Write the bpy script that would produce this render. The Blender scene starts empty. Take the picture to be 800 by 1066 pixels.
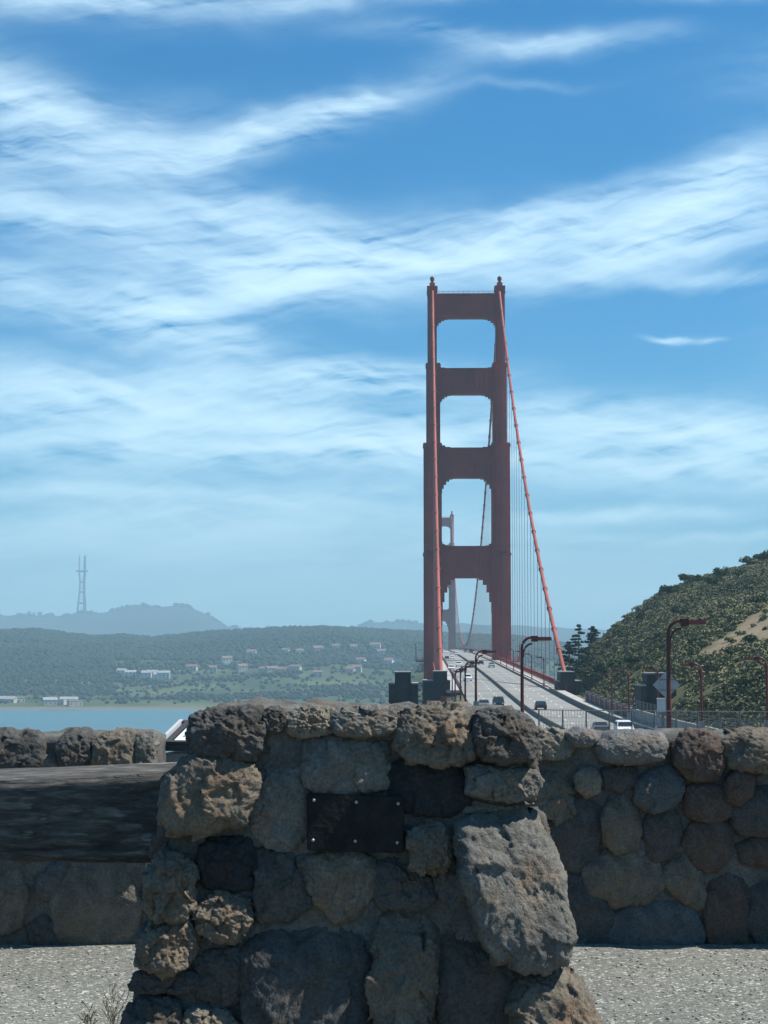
import bpy, bmesh, math, random
import numpy as np
from mathutils import Vector, noise
R = math.radians
random.seed(7)
rng = np.random.default_rng(7)
scene = bpy.context.scene
COL = scene.collection

# ------------------------------------------------------------------ camera
F = 1844.0                       # focal length in pixels of the 800 x 1066 photograph
EYE = 80.0                       # metres above the water; local ground is 1.5 m lower
PITCH = math.atan((672 - 533) / F)
cam_d = bpy.data.cameras.new('camera')
cam = bpy.data.objects.new('camera', cam_d)
COL.objects.link(cam)
cam.location = (0, 0, EYE)
cam.rotation_euler = (R(90) + PITCH, 0, 0)
cam_d.sensor_fit = 'VERTICAL'
cam_d.sensor_height = 24.0
cam_d.sensor_width = 18.0
cam_d.lens = 24.0 * F / 1066.0
cam_d.clip_start = 0.1
cam_d.clip_end = 60000
scene.camera = cam

# ------------------------------------------------------------------ light
SUN_AZ, SUN_EL = 83.0, 56.0      # degrees to the right of the view, above the horizon
sun_d = bpy.data.lights.new('sun', 'SUN')
sun_d.energy = 4.7
sun_d.angle = R(0.53)
sun_d.color = (1.0, 0.95, 0.87)
sun = bpy.data.objects.new('sun', sun_d)
COL.objects.link(sun)
sdir = Vector((math.sin(R(SUN_AZ)) * math.cos(R(SUN_EL)), math.cos(R(SUN_AZ)) * math.cos(R(SUN_EL)), math.sin(R(SUN_EL))))
sun.rotation_euler = sdir.to_track_quat('Z', 'Y').to_euler()
sun.location = sdir * 400

scene.view_settings.view_transform = 'Standard'
scene.view_settings.look = 'None'
scene.view_settings.exposure = 0.70
scene.view_settings.gamma = 1.0
scene.cycles.use_denoising = True
scene.cycles.max_bounces = 5
scene.cycles.diffuse_bounces = 3
scene.cycles.glossy_bounces = 2
scene.cycles.transparent_max_bounces = 12
scene.cycles.volume_bounces = 0

# ------------------------------------------------------------------ world: sky and cirrus
world = bpy.data.worlds.new('World')
scene.world = world
world.use_nodes = True
nt = world.node_tree
nt.nodes.clear()
def N(tree, kind, **kw):
    n = tree.nodes.new(kind)
    for k, v in kw.items():
        setattr(n, k, v)
    return n
def mth(tree, op, a, b=None, c=None, clamp=False):
    n = tree.nodes.new('ShaderNodeMath')
    n.operation = op
    n.use_clamp = clamp
    for i, v in enumerate((a, b, c)):
        if v is None:
            continue
        if isinstance(v, (int, float)):
            n.inputs[i].default_value = v
        else:
            tree.links.new(v, n.inputs[i])
    return n.outputs[0]
def build_world():
    L = nt.links.new
    out = N(nt, 'ShaderNodeOutputWorld')
    sky = N(nt, 'ShaderNodeTexSky', sky_type='NISHITA', sun_disc=False)
    sky.sun_elevation = R(SUN_EL)
    sky.sun_rotation = R(SUN_AZ)
    sky.altitude = 80
    sky.air_density = 1.0
    sky.dust_density = 0.35
    sky.ozone_density = 2.6
    hs = N(nt, 'ShaderNodeHueSaturation')
    hs.inputs['Saturation'].default_value = 1.12
    hs.inputs['Value'].default_value = 1.0
    tint = N(nt, 'ShaderNodeMix', data_type='RGBA', blend_type='MULTIPLY')   # clear, slightly cyan marine sky
    tint.inputs['Factor'].default_value = 1.0
    tint.inputs[7].default_value = (0.41, 0.96, 1.30, 1)
    L(sky.outputs[0], tint.inputs[6]); L(tint.outputs[2], hs.inputs['Color'])
    bg = N(nt, 'ShaderNodeBackground')
    bg.inputs['Strength'].default_value = 0.058
    L(hs.outputs[0], bg.inputs['Color'])
    # cirrus, laid out over the sky by compass bearing (a) and height angle (e), in units of 1/1844 rad
    tc = N(nt, 'ShaderNodeTexCoord')
    sep = N(nt, 'ShaderNodeSeparateXYZ')
    L(tc.outputs['Generated'], sep.inputs[0])
    az = mth(nt, 'ARCTAN2', sep.outputs[0], sep.outputs[1])
    el = mth(nt, 'ARCSINE', sep.outputs[2])
    u = mth(nt, 'MULTIPLY_ADD', az, 1844.0, 400.0)
    v = mth(nt, 'MULTIPLY_ADD', el, -1844.0, 672.0)
    cmb = N(nt, 'ShaderNodeCombineXYZ')
    L(u, cmb.inputs[0]); L(v, cmb.inputs[1])
    def noise_tex(vec, scale, detail, rough, dist=0.0):
        n = N(nt, 'ShaderNodeTexNoise')
        n.inputs['Scale'].default_value = scale
        n.inputs['Detail'].default_value = detail
        n.inputs['Roughness'].default_value = rough
        n.inputs['Distortion'].default_value = dist
        L(vec, n.inputs['Vector'])
        return n
    def vm(op, a, b=None):
        n = N(nt, 'ShaderNodeVectorMath', operation=op)
        for i, x in enumerate((a, b)):
            if x is None: continue
            if isinstance(x, (tuple, list)): n.inputs[i].default_value = x
            else: L(x, n.inputs[i])
        return n.outputs[0]
    def warp(vec, scale, amp, seed, detail=3):
        n = noise_tex(vm('ADD', vec, (seed, seed * 1.7, seed)), scale, detail, 0.55)
        d = vm('SUBTRACT', n.outputs['Color'], (0.5, 0.5, 0.5))
        return vm('ADD', vec, vm('MULTIPLY', d, (amp, amp * 0.7, 0)))
    w1 = warp(cmb.outputs[0], 1 / 190, 62, 31)
    w2 = warp(w1, 1 / 50, 20, 77, 4)
    strokes = [
        (60, 18, 210, 28, 0, .62), (330, 12, 260, 15, -3, .38), (590, 62, 110, 12, -4, .42), (470, 52, 100, 12, 5, .28),
        (540, 98, 80, 6, 0, .12), (720, 14, 120, 10, 0, .22),
        (20, 116, 100, 28, 14, .65), (60, 160, 170, 36, -5, .62), (265, 146, 170, 19, -15, .80), (370, 116, 50, 8, -18, .5),
        (90, 240, 190, 26, 6, .6), (250, 226, 150, 30, 12, .62), (360, 275, 170, 40, -8, .95), (250, 290, 120, 30, 12, .55),
        (560, 247, 190, 26, -8, .92), (700, 262, 190, 28, -9, .85), (765, 195, 120, 30, -20, .95), (640, 205, 100, 12, -10, .4),
        (180, 338, 120, 40, 20, .85), (20, 300, 60, 14, 5, .4), (90, 420, 260, 36, 3, 1.25), (380, 398, 120, 18, -2, 1.3),
        (400, 458, 130, 26, 5, 1.15), (690, 452, 190, 30, 6, 1.35), (710, 492, 200, 26, 3, 1.1), (240, 470, 320, 26, 0, .8),
        (60, 330, 120, 22, 8, .35), (150, 560, 420, 34, 0, .85), (350, 540, 260, 18, 0, .42), (640, 538, 150, 8, 0, .9), (700, 560, 160, 7, 0, .6), (120, 520, 180, 9, 2, .6), (330, 520, 120, 10, -4, .7),
        (700, 356, 22, 4, 6, 1.2), (735, 362, 14, 3, 4, 1.0), (760, 302, 100, 9, 3, .5), (250, 600, 560, 50, 0, .7), (720, 610, 320, 40, 0, .6), (300, 680, 900, 70, 0, .55), (200, 500, 380, 30, 0, .35),
        (-300, 300, 260, 120, -10, .7), (1150, 300, 260, 90, -12, .7), (-250, 60, 200, 40, 8, .6), (1100, 60, 260, 40, -6, .5),
    ]
    total = None
    for (cx, cy, hl, hw, ang, amp) in strokes:
        mp = N(nt, 'ShaderNodeMapping', vector_type='TEXTURE')
        mp.inputs['Location'].default_value = (cx, cy, 0)
        mp.inputs['Rotation'].default_value = (0, 0, R(ang))
        mp.inputs['Scale'].default_value = (hl, hw, 1)
        L(w2, mp.inputs['Vector'])
        d = N(nt, 'ShaderNodeVectorMath', operation='DOT_PRODUCT')
        L(mp.outputs[0], d.inputs[0]); L(mp.outputs[0], d.inputs[1])
        g = mth(nt, 'EXPONENT', mth(nt, 'MULTIPLY', d.outputs['Value'], -1.35))
        total = mth(nt, 'MULTIPLY', g, amp) if total is None else mth(nt, 'MULTIPLY_ADD', g, amp, total)
    # away from the view: generic streaks
    gen = noise_tex(vm('MULTIPLY', w2, (1 / 700, 1 / 160, 0)), 1.0, 5, 0.6)
    back = mth(nt, 'GREATER_THAN', mth(nt, 'ABSOLUTE', az), 0.75)
    total = mth(nt, 'ADD', total, mth(nt, 'MULTIPLY', back, mth(nt, 'MULTIPLY', gen.outputs['Fac'], 0.12)))
    # feathery breakup along the wind: broad rolls, streaks, fine filaments
    def streak(vec, rot, sx, sy, det, rough, dist):
        mp = N(nt, 'ShaderNodeMapping', vector_type='TEXTURE')
        mp.inputs['Rotation'].default_value = (0, 0, R(rot))
        mp.inputs['Scale'].default_value = (sx, sy, 1)
        L(vec, mp.inputs['Vector'])
        return noise_tex(mp.outputs[0], 1.0, det, rough, dist).outputs['Fac']
    b1 = mth(nt, 'MULTIPLY_ADD', streak(w1, -8, 210, 30, 6, 0.55, 0.35), 3.4, -1.0)
    b2 = mth(nt, 'MULTIPLY_ADD', streak(w2, 12, 90, 14, 5, 0.55, 0.3), 1.3, -0.55)
    b3 = mth(nt, 'MULTIPLY_ADD', streak(w2, -12, 70, 5, 5, 0.6, 0.2), 0.75, -0.36)
    brk = mth(nt, 'ADD', mth(nt, 'ADD', b1, b2), b3)
    # low over the horizon the veil is smoother
    low = mth(nt, 'MULTIPLY_ADD', v, 1 / 160, -2.95, clamp=True)
    brk = mth(nt, 'MULTIPLY_ADD', mth(nt, 'SUBTRACT', 0.75, brk), mth(nt, 'MULTIPLY', low, 0.75), brk)
    brk = mth(nt, 'MAXIMUM', brk, 0.0)
    dens = mth(nt, 'MULTIPLY', total, brk, clamp=False)
    dens = mth(nt, 'SUBTRACT', 1.0, mth(nt, 'EXPONENT', mth(nt, 'MULTIPLY', dens, -1.15)))
    cl = N(nt, 'ShaderNodeBackground')
    cl.inputs['Color'].default_value = (0.70, 0.91, 1.0, 1)
    cl.inputs['Strength'].default_value = 0.92
    mix = N(nt, 'ShaderNodeMixShader')
    L(dens, mix.inputs[0]); L(bg.outputs[0], mix.inputs[1]); L(cl.outputs[0], mix.inputs[2])
    L(mix.outputs[0], out.inputs['Surface'])
build_world()
world.cycles.sampling_method = 'MANUAL'
world.cycles.sample_map_resolution = 512

# ------------------------------------------------------------------ helpers
def ray(x, y):
    u, v = (x - 400) / F, (533 - y) / F
    return Vector((u, math.cos(PITCH) - v * math.sin(PITCH), math.sin(PITCH) + v * math.cos(PITCH)))
def at(x, y, D):
    """the world point at depth D metres on the line of sight through a photo pixel"""
    r = ray(x, y)
    return Vector((0, 0, EYE)) + r * (D / r.y)
def zat(y, D):
    return at(400, y, D).z
def lerp_table(tab, x):
    xs, ys = zip(*tab)
    return float(np.interp(x, xs, ys))

def link(o, parent=None):
    COL.objects.link(o)
    if parent is not None:
        o.parent = parent
    return o
def tag(o, label=None, cat=None, group=None, kind=None):
    if label: o['label'] = label
    if cat: o['category'] = cat
    if group: o['group'] = group
    if kind: o['kind'] = kind
    return o
def empty(name, loc, rz=0.0, label=None, cat=None, group=None):
    o = bpy.data.objects.new(name, None)
    o.empty_display_size = 0.3
    o.location = loc
    o.rotation_euler = (0, 0, rz)
    COL.objects.link(o)
    return tag(o, label, cat, group)
def mesh_obj(name, V, Fc, mat, parent=None, smooth=False):
    me = bpy.data.meshes.new(name)
    me.from_pydata([tuple(v) for v in V], [], [tuple(f) for f in Fc])
    me.update()
    if smooth:
        me.polygons.foreach_set('use_smooth', [True] * len(me.polygons))
    if mat: me.materials.append(mat)
    return link(bpy.data.objects.new(name, me), parent)
def np_mesh(name, V, Q, mat, parent=None, smooth=False):
    """fast mesh from numpy arrays, all faces with the same corner count"""
    V = np.asarray(V, dtype=np.float32); Q = np.asarray(Q, dtype=np.int32)
    k = Q.shape[1]
    me = bpy.data.meshes.new(name)
    me.vertices.add(len(V)); me.vertices.foreach_set('co', V.ravel())
    me.loops.add(Q.size); me.loops.foreach_set('vertex_index', Q.ravel())
    me.polygons.add(len(Q))
    me.polygons.foreach_set('loop_start', np.arange(0, Q.size, k, dtype=np.int32))
    me.polygons.foreach_set('loop_total', np.full(len(Q), k, dtype=np.int32))
    if smooth: me.polygons.foreach_set('use_smooth', np.ones(len(Q), dtype=bool))
    me.update(calc_edges=True)
    me.validate()
    if mat: me.materials.append(mat)
    return link(bpy.data.objects.new(name, me), parent)
def copy_tree(o, parent=None):
    c = o.copy(); COL.objects.link(c)
    if parent is not None: c.parent = parent
    for ch in list(o.children):
        copy_tree(ch, c)
    return c

class MB:
    """collects boxes, bars, tubes and prisms into one mesh"""
    def __init__(self): self.V, self.F = [], []
    def add(self, V, Fc):
        b = len(self.V); self.V += [tuple(v) for v in V]; self.F += [tuple(i + b for i in f) for f in Fc]; return self
    def box(self, x0, x1, y0, y1, z0, z1):
        V = [(x, y, z) for z in (z0, z1) for y in (y0, y1) for x in (x0, x1)]
        return self.add(V, [(0, 2, 3, 1), (4, 5, 7, 6), (0, 1, 5, 4), (2, 6, 7, 3), (0, 4, 6, 2), (1, 3, 7, 5)])
    def taper(self, b, t, z0, z1):
        """b, t = (x0,x1,y0,y1) at bottom and top"""
        V = [(b[0], b[2], z0), (b[1], b[2], z0), (b[0], b[3], z0), (b[1], b[3], z0), (t[0], t[2], z1), (t[1], t[2], z1), (t[0], t[3], z1), (t[1], t[3], z1)]
        return self.add(V, [(0, 2, 3, 1), (4, 5, 7, 6), (0, 1, 5, 4), (2, 6, 7, 3), (0, 4, 6, 2), (1, 3, 7, 5)])
    def tube(self, pts, rad, n=8, cap=True):
        pts = [Vector(p) for p in pts]; m = len(pts)
        rads = rad if isinstance(rad, (list, tuple)) else [rad] * m
        V, Fc = [], []
        for i, p in enumerate(pts):
            t = (pts[min(i + 1, m - 1)] - pts[max(i - 1, 0)]).normalized()
            a = Vector((0, 0, 1)) if abs(t.z) < 0.9 else Vector((1, 0, 0))
            s = t.cross(a).normalized(); w = s.cross(t)
            for k in range(n):
                q = 2 * math.pi * (k + .5) / n
                V.append(p + (s * math.cos(q) + w * math.sin(q)) * rads[i])
        for i in range(m - 1):
            for k in range(n):
                Fc.append((i * n + k, i * n + (k + 1) % n, (i + 1) * n + (k + 1) % n, (i + 1) * n + k))
        if cap:
            Fc.append(tuple(range(n - 1, -1, -1))); Fc.append(tuple((m - 1) * n + k for k in range(n)))
        return self.add(V, Fc)
    def prism_xz(self, poly, y0, y1):
        n = len(poly)
        V = [(x, y0, z) for x, z in poly] + [(x, y1, z) for x, z in poly]
        Fc = [tuple(range(n)), tuple(range(2 * n - 1, n - 1, -1))]
        Fc += [(i, i + n, (i + 1) % n + n, (i + 1) % n) for i in range(n)]
        return self.add(V, Fc)
    def prism_xy(self, poly, z0, z1):
        n = len(poly)
        V = [(x, y, z0) for x, y in poly] + [(x, y, z1) for x, y in poly]
        Fc = [tuple(range(n - 1, -1, -1)), tuple(range(n, 2 * n))]
        Fc += [(i, (i + 1) % n, (i + 1) % n + n, i + n) for i in range(n)]
        return self.add(V, Fc)
    def build(self, name, mat, parent=None, smooth=False):
        o = mesh_obj(name, self.V, self.F, mat, parent, smooth)
        bm = bmesh.new(); bm.from_mesh(o.data)
        bmesh.ops.recalc_face_normals(bm, faces=bm.faces); bm.to_mesh(o.data); bm.free()
        return o

# ------------------------------------------------------------------ materials
def mat(name, color, rough=0.8, var=0.0, scale=1.0, bump=0.0, bscale=None, metallic=0.0, color2=None, detail=6, spec=0.3, coord='Object', bdist=0.02):
    m = bpy.data.materials.new(name); m.use_nodes = True
    t = m.node_tree; b = t.nodes['Principled BSDF']
    b.inputs['Base Color'].default_value = (*color, 1)
    b.inputs['Roughness'].default_value = rough
    b.inputs['Metallic'].default_value = metallic
    b.inputs['Specular IOR Level'].default_value = spec
    if var > 0 or color2:
        tc = t.nodes.new('ShaderNodeTexCoord')
        n = t.nodes.new('ShaderNodeTexNoise')
        n.inputs['Scale'].default_value = scale; n.inputs['Detail'].default_value = detail; n.inputs['Roughness'].default_value = 0.6
        t.links.new(tc.outputs[coord], n.inputs['Vector'])
        r = t.nodes.new('ShaderNodeValToRGB')
        c2 = color2 or tuple(min(1, c * (1 + var)) for c in color)
        c1 = color if color2 else tuple(c * (1 - var) for c in color)
        r.color_ramp.elements[0].position = 0.36; r.color_ramp.elements[0].color = (*c1, 1)
        r.color_ramp.elements[1].position = 0.64; r.color_ramp.elements[1].color = (*c2, 1)
        t.links.new(n.outputs['Fac'], r.inputs['Fac']); t.links.new(r.outputs['Color'], b.inputs['Base Color'])
    if bump > 0:
        tc = t.nodes.new('ShaderNodeTexCoord')
        n = t.nodes.new('ShaderNodeTexNoise')
        n.inputs['Scale'].default_value = bscale or scale * 4; n.inputs['Detail'].default_value = 5
        t.links.new(tc.outputs[coord], n.inputs['Vector'])
        bp = t.nodes.new('ShaderNodeBump'); bp.inputs['Strength'].default_value = bump; bp.inputs['Distance'].default_value = bdist
        t.links.new(n.outputs['Fac'], bp.inputs['Height']); t.links.new(bp.outputs['Normal'], b.inputs['Normal'])
    return m

def stone_mat(name, c, speck=(0.30, 0.29, 0.26), speck_amt=0.5, rough=0.88):
    """weathered rock: broad tone patches, fine grain, pale lichen flecks, iron staining"""
    m = bpy.data.materials.new(name); m.use_nodes = True
    t = m.node_tree; b = t.nodes['Principled BSDF']; L = t.links.new
    b.inputs['Roughness'].default_value = rough; b.inputs['Specular IOR Level'].default_value = 0.25
    tc = t.nodes.new('ShaderNodeTexCoord')
    def nz(s, d, r=0.6, dist=0.0):
        n = t.nodes.new('ShaderNodeTexNoise'); n.inputs['Scale'].default_value = s; n.inputs['Detail'].default_value = d
        n.inputs['Roughness'].default_value = r; n.inputs['Distortion'].default_value = dist
        L(tc.outputs['Object'], n.inputs['Vector']); return n.outputs['Fac']
    def ramp(f, p0, c0, p1, c1):
        r = t.nodes.new('ShaderNodeValToRGB')
        r.color_ramp.elements[0].position = p0; r.color_ramp.elements[0].color = (*c0, 1)
        r.color_ramp.elements[1].position = p1; r.color_ramp.elements[1].color = (*c1, 1)
        L(f, r.inputs['Fac']); return r.outputs['Color']
    def mixc(f, a, bb, mode='MIX'):
        x = t.nodes.new('ShaderNodeMix'); x.data_type = 'RGBA'; x.blend_type = mode
        if isinstance(f, float): x.inputs['Factor'].default_value = f
        else: L(f, x.inputs['Factor'])
        for s, v in ((x.inputs[6], a), (x.inputs[7], bb)):
            if isinstance(v, tuple): s.default_value = (*v, 1)
            else: L(v, s)
        return x.outputs[2]
    base = ramp(nz(5.0, 8, 0.65, 0.6), 0.3, tuple(x * 0.5 for x in c), 0.7, tuple(min(1, x * 1.45) for x in c))
    rust = ramp(nz(3.1, 5, 0.6), 0.52, (0, 0, 0), 0.72, (1, 1, 1))
    base = mixc(rust, base, (c[0] * 1.25, c[1] * 0.92, c[2] * 0.68))
    grain = ramp(nz(85, 4, 0.7), 0.3, (0.62, 0.62, 0.62), 0.7, (1.3, 1.3, 1.3))
    base = mixc(1.0, base, grain, 'MULTIPLY')
    sp = mth(t, 'MULTIPLY', ramp(nz(26, 6, 0.7, 0.3), 0.66, (0, 0, 0), 0.76, (1, 1, 1)), speck_amt)
    base = mixc(sp, base, speck)
    L(base, b.inputs['Base Color'])
    h = mth(t, 'ADD', mth(t, 'MULTIPLY', nz(38, 8, 0.68), 0.9), mth(t, 'MULTIPLY', nz(140, 4, 0.6), 0.35))
    bp = t.nodes.new('ShaderNodeBump'); bp.inputs['Strength'].default_value = 0.75; bp.inputs['Distance'].default_value = 0.02
    L(h, bp.inputs['Height']); L(bp.outputs['Normal'], b.inputs['Normal'])
    return m

M = {}
M['stone_brown'] = stone_mat('brown sandstone', (0.16, 0.138, 0.108))
M['stone_grey'] = stone_mat('grey greywacke', (0.155, 0.148, 0.13))
M['stone_dark'] = stone_mat('dark chert', (0.085, 0.083, 0.077), speck_amt=0.22)
M['stone_black'] = stone_mat('black basalt', (0.032, 0.035, 0.037), speck_amt=0.10)
M['stone_red'] = stone_mat('red chert', (0.105, 0.08, 0.066), speck_amt=0.15)
M['stone_blue'] = stone_mat('blue grey serpentine', (0.105, 0.111, 0.11), speck_amt=0.3)
M['stone_tan'] = stone_mat('tan sandstone', (0.2, 0.18, 0.143))
M['stone_smooth'] = stone_mat('smooth worn boulder', (0.15, 0.143, 0.13), speck_amt=0.08, rough=0.42)
M['mortar'] = stone_mat('lime mortar', (0.118, 0.116, 0.105), speck_amt=0.3)
M['orange'] = mat('international orange paint', (0.36, 0.043, 0.032), 0.6, 0.18, 0.09, spec=0.35)
M['orange_cable'] = mat('sunlit orange cable paint', (0.30, 0.078, 0.054), 0.6, 0.15, 0.05)  # same bridge orange, paler: the cables' sunlit look is put into the colour
M['rope'] = mat('galvanised suspender rope', (0.24, 0.10, 0.085), 0.6)
M['lamp_paint'] = mat('dark red lamp paint', (0.115, 0.024, 0.021), 0.5, 0.15, 2.0)
M['lens'] = mat('amber lamp lens', (0.55, 0.42, 0.12), 0.3)
M['concrete'] = mat('aged concrete', (0.27, 0.265, 0.25), 0.9, 0.22, 0.25, 0.3, 2.0)
M['concrete_dark'] = mat('deep grey concrete', (0.045, 0.046, 0.048), 0.9, 0.25, 0.3, 0.3, 2.0)  # deep grey tone of the cable blocks, mottled at random
M['roadway'] = mat('worn pale asphalt', (0.225, 0.225, 0.21), 0.9, 0.16, 0.06, 0.2, 6.0)
M['kerb'] = mat('pavement concrete', (0.36, 0.355, 0.33), 0.9, 0.1, 0.3)
M['white_line'] = mat('white road paint', (0.72, 0.72, 0.70), 0.7, 0.1, 0.5)
M['barrier'] = mat('dusty median barrier', (0.11, 0.105, 0.085), 0.8, 0.2, 0.4)
M['fence_metal'] = mat('galvanised fence metal', (0.16, 0.16, 0.165), 0.5, 0.1, 3.0, metallic=0.4)
M['bronze'] = mat('dark bronze plaque', (0.014, 0.013, 0.012), 0.7, 0.4, 18.0, 0.4, 60, spec=0.2)
M['rivet'] = mat('pale worn rivet', (0.36, 0.37, 0.34), 0.45, metallic=0.4)
M['glass'] = mat('dark car glass', (0.02, 0.025, 0.03), 0.08, spec=0.6)
M['tyre'] = mat('tyre rubber', (0.02, 0.02, 0.02), 0.9)
M['headlamp'] = mat('headlamp glass', (0.8, 0.8, 0.78), 0.15)
M['tail'] = mat('tail lamp', (0.4, 0.02, 0.02), 0.3)
M['sign_back'] = mat('bare aluminium sign back', (0.30, 0.31, 0.32), 0.5, 0.06, 2.0)
M['panel_white'] = mat('printed panel', (0.78, 0.80, 0.80), 0.25)
M['panel_blue'] = mat('printed blue picture', (0.22, 0.36, 0.55), 0.25)
M['panel_frame'] = mat('panel frame bronze', (0.05, 0.05, 0.048), 0.5)
M['pale_metal'] = mat('pale galvanised post', (0.45, 0.46, 0.46), 0.5)

# ------------------------------------------------------------------ bridge line and road profile
AX0, AXS = 17.35, 0.0228
def axis(Y): return AX0 + AXS * Y
RZ = [(-200, 79), (60, 74), (100, 72), (150, 70.2), (200, 69.5), (250, 69.2), (300, 69.3), (350, 69.9), (456, 71.2), (723, 74.0), (1000, 75.9), (1363, 76.9), (1720, 75.9), (2003, 74.0), (2350, 71.5), (2700, 68)]
_rx = np.array([a for a, b in RZ], float); _rz = np.array([b for a, b in RZ], float)
def roadz(Y):
    k = np.array([-30, -15, 0, 15, 30.0])
    return float(np.mean(np.interp(Y + k, _rx, _rz)))
def road_hit(x, y):
    """where the line of sight through a photo pixel meets the roadway"""
    r = ray(x, y); t = 100.0
    best = None
    for D in np.arange(120, 1500, 1.0):
        p = Vector((0, 0, EYE)) + r * (D / r.y)
        if p.z <= roadz(D): return p
        best = p
    return best

# ------------------------------------------------------------------ terrain
HILL = [(560, 749), (575, 732), (590, 704), (605, 684), (620, 668), (640, 651), (660, 638), (690, 617), (720, 605), (760, 593), (800, 581), (900, 552), (1000, 524), (1200, 484), (1800, 434)]
def hill_ridge_Y(xp): return float(np.clip(430 + (xp - 590) * 0.5, 400, 640))
def land(X, Y):
    """height of the near headland"""
    if Y <= 12:
        z = 78.5 - 0.004 * max(0, abs(X) - 20)
        return z
    zr = roadz(Y)
    plateau = 78.42 - 0.062 * (Y - 12)
    ax = axis(Y); d = X - ax
    # left: slope that falls to the bay
    foot_r = 13.5 + 6 * float(np.clip((Y - 345) / 25, 0, 1))
    if d < -13:
        e = -13 - d
        base = (max(min(plateau, zr + 1.0), zr - 1.0) if Y < 150 else zr - 0.8) - 8 * float(np.clip((Y - 130) / 50, 0, 1))
        z = base - 0.10 * min(e, 8) - 0.62 * max(0, e - 8 - max(0, 30 - Y * 0.1))
        z += 1.5 * noise.noise(Vector((X * .03, Y * .03, 1))) * min(1, e / 20)
    elif d <= foot_r:
        z = zr - 0.35 - 6 * float(np.clip((Y - 368) / 12, 0, 1))
        if Y < 110:
            t = np.clip((Y - 70) / 40, 0, 1); z = (1 - t) * plateau + t * z
    else:
        az = X / Y; xp = 400 + F * az
        Yr = hill_ridge_Y(xp)
        Y0 = (AX0 + foot_r) / max(az - AXS, 0.02)
        yp = lerp_table(HILL, xp)
        zrdg = EYE + (672 - yp) / F * Yr
        zb = roadz(min(Y0, 500)) - 0.35
        if Y < Yr:
            t = max(0.0, (Y - Y0) / max(Yr - Y0, 20))
            s = t ** 0.92
            z = zb + (zrdg - zb) * s
            z += (2.6 * noise.fractal(Vector((X * .022, Y * .022, 5)), 0.8, 2.2, 4)) * min(1, t * 4) * (1 - 0.7 * t)
        else:
            z = zrdg - 0.62 * (Y - Yr)
        z = max(z, zb - 60) if Y > Yr else z
        if Y < 110: 
            t = np.clip((Y - 40) / 70, 0, 1); z = (1 - t) * plateau + t * z
    if Y > 480 and d <= foot_r:
        z -= (Y - 480) * 0.5 if d > -40 else (Y - 480) * 0.7
    return max(z, -5.0)

def grid_land():
    xs = np.concatenate([np.arange(-360, -40, 8.0), np.arange(-40, 120, 2.5), np.arange(120, 480, 8.0)])
    ys = np.concatenate([np.arange(-80, 12, 6.0), np.arange(12, 120, 4.0), np.arange(120, 660, 4.0), np.arange(660, 760, 12.0)])
    V = [(x, y, land(x, y) - (0.06 if y <= 14 else 0)) for y in ys for x in xs]
    nx, ny = len(xs), len(ys)
    Q = [(j * nx + i, j * nx + i + 1, (j + 1) * nx + i + 1, (j + 1) * nx + i) for j in range(ny - 1) for i in range(nx - 1)]
    return V, Q

def sand_mask(X, Y):
    """bare eroded bank on the hillside and the dirt track below it"""
    if Y < 60: return 0.0
    xp = 400 + F * X / Y
    yp = 672 - (land(X, Y) - EYE) / Y * F
    n = 5 * noise.fractal(Vector((X * .07, Y * .07, 0)), 1, 2, 3)
    # wedge: upper edge from (718,690) to (830,622), lower edge from (718,694) to (830,672)
    if 716 < xp < 870:
        top = 681 - (xp - 723.5) * 0.66; bot = 688 - (xp - 723.5) * 0.22
        if top + n < yp < bot + n * 0.7: return 1.0
    if 704 < xp < 800 and abs(yp - (726 + (xp - 704) * 0.10)) < 2.0 + n * .2: return 0.9
    return 0.0

def terrain_mat():
    m = bpy.data.materials.new('hillside earth and grass'); m.use_nodes = True
    t = m.node_tree; b = t.nodes['Principled BSDF']; L = t.links.new
    b.inputs['Roughness'].default_value = 0.95; b.inputs['Specular IOR Level'].default_value = 0.1
    tc = t.nodes.new('ShaderNodeTexCoord')
    n = t.nodes.new('ShaderNodeTexNoise'); n.inputs['Scale'].default_value = 0.09; n.inputs['Detail'].default_value = 9; n.inputs['Roughness'].default_value = .68
    L(tc.outputs['Object'], n.inputs['Vector'])
    r = t.nodes.new('ShaderNodeValToRGB')
    r.color_ramp.elements[0].position = 0.35; r.color_ramp.elements[0].color = (0.045, 0.055, 0.024, 1)
    r.color_ramp.elements[1].position = 0.68; r.color_ramp.elements[1].color = (0.155, 0.142, 0.078, 1)
    L(n.outputs['Fac'], r.inputs['Fac'])
    at_ = t.nodes.new('ShaderNodeAttribute'); at_.attribute_name = 'bare'
    x = t.nodes.new('ShaderNodeMix'); x.data_type = 'RGBA'
    n2 = t.nodes.new('ShaderNodeTexNoise'); n2.inputs['Scale'].default_value = 0.5; n2.inputs['Detail'].default_value = 6
    L(tc.outputs['Object'], n2.inputs['Vector'])
    r2 = t.nodes.new('ShaderNodeValToRGB')
    r2.color_ramp.elements[0].color = (0.155, 0.122, 0.075, 1); r2.color_ramp.elements[1].color = (0.27, 0.22, 0.145, 1)
    L(n2.outputs['Fac'], r2.inputs['Fac'])
    L(at_.outputs['Fac'], x.inputs['Factor']); L(r.outputs[0], x.inputs[6]); L(r2.outputs[0], x.inputs[7])
    L(x.outputs[2], b.inputs['Base Color'])
    return m
V, Q = grid_land()
headland = np_mesh('hillside', V, Q, terrain_mat(), smooth=True)
tag(headland, kind='structure')
a_ = headland.data.attributes.new('bare', 'FLOAT', 'POINT')
a_.data.foreach_set('value', [sand_mask(v[0], v[1]) if v[0] > 20 and v[1] > 100 else 0.0 for v in V])

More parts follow.
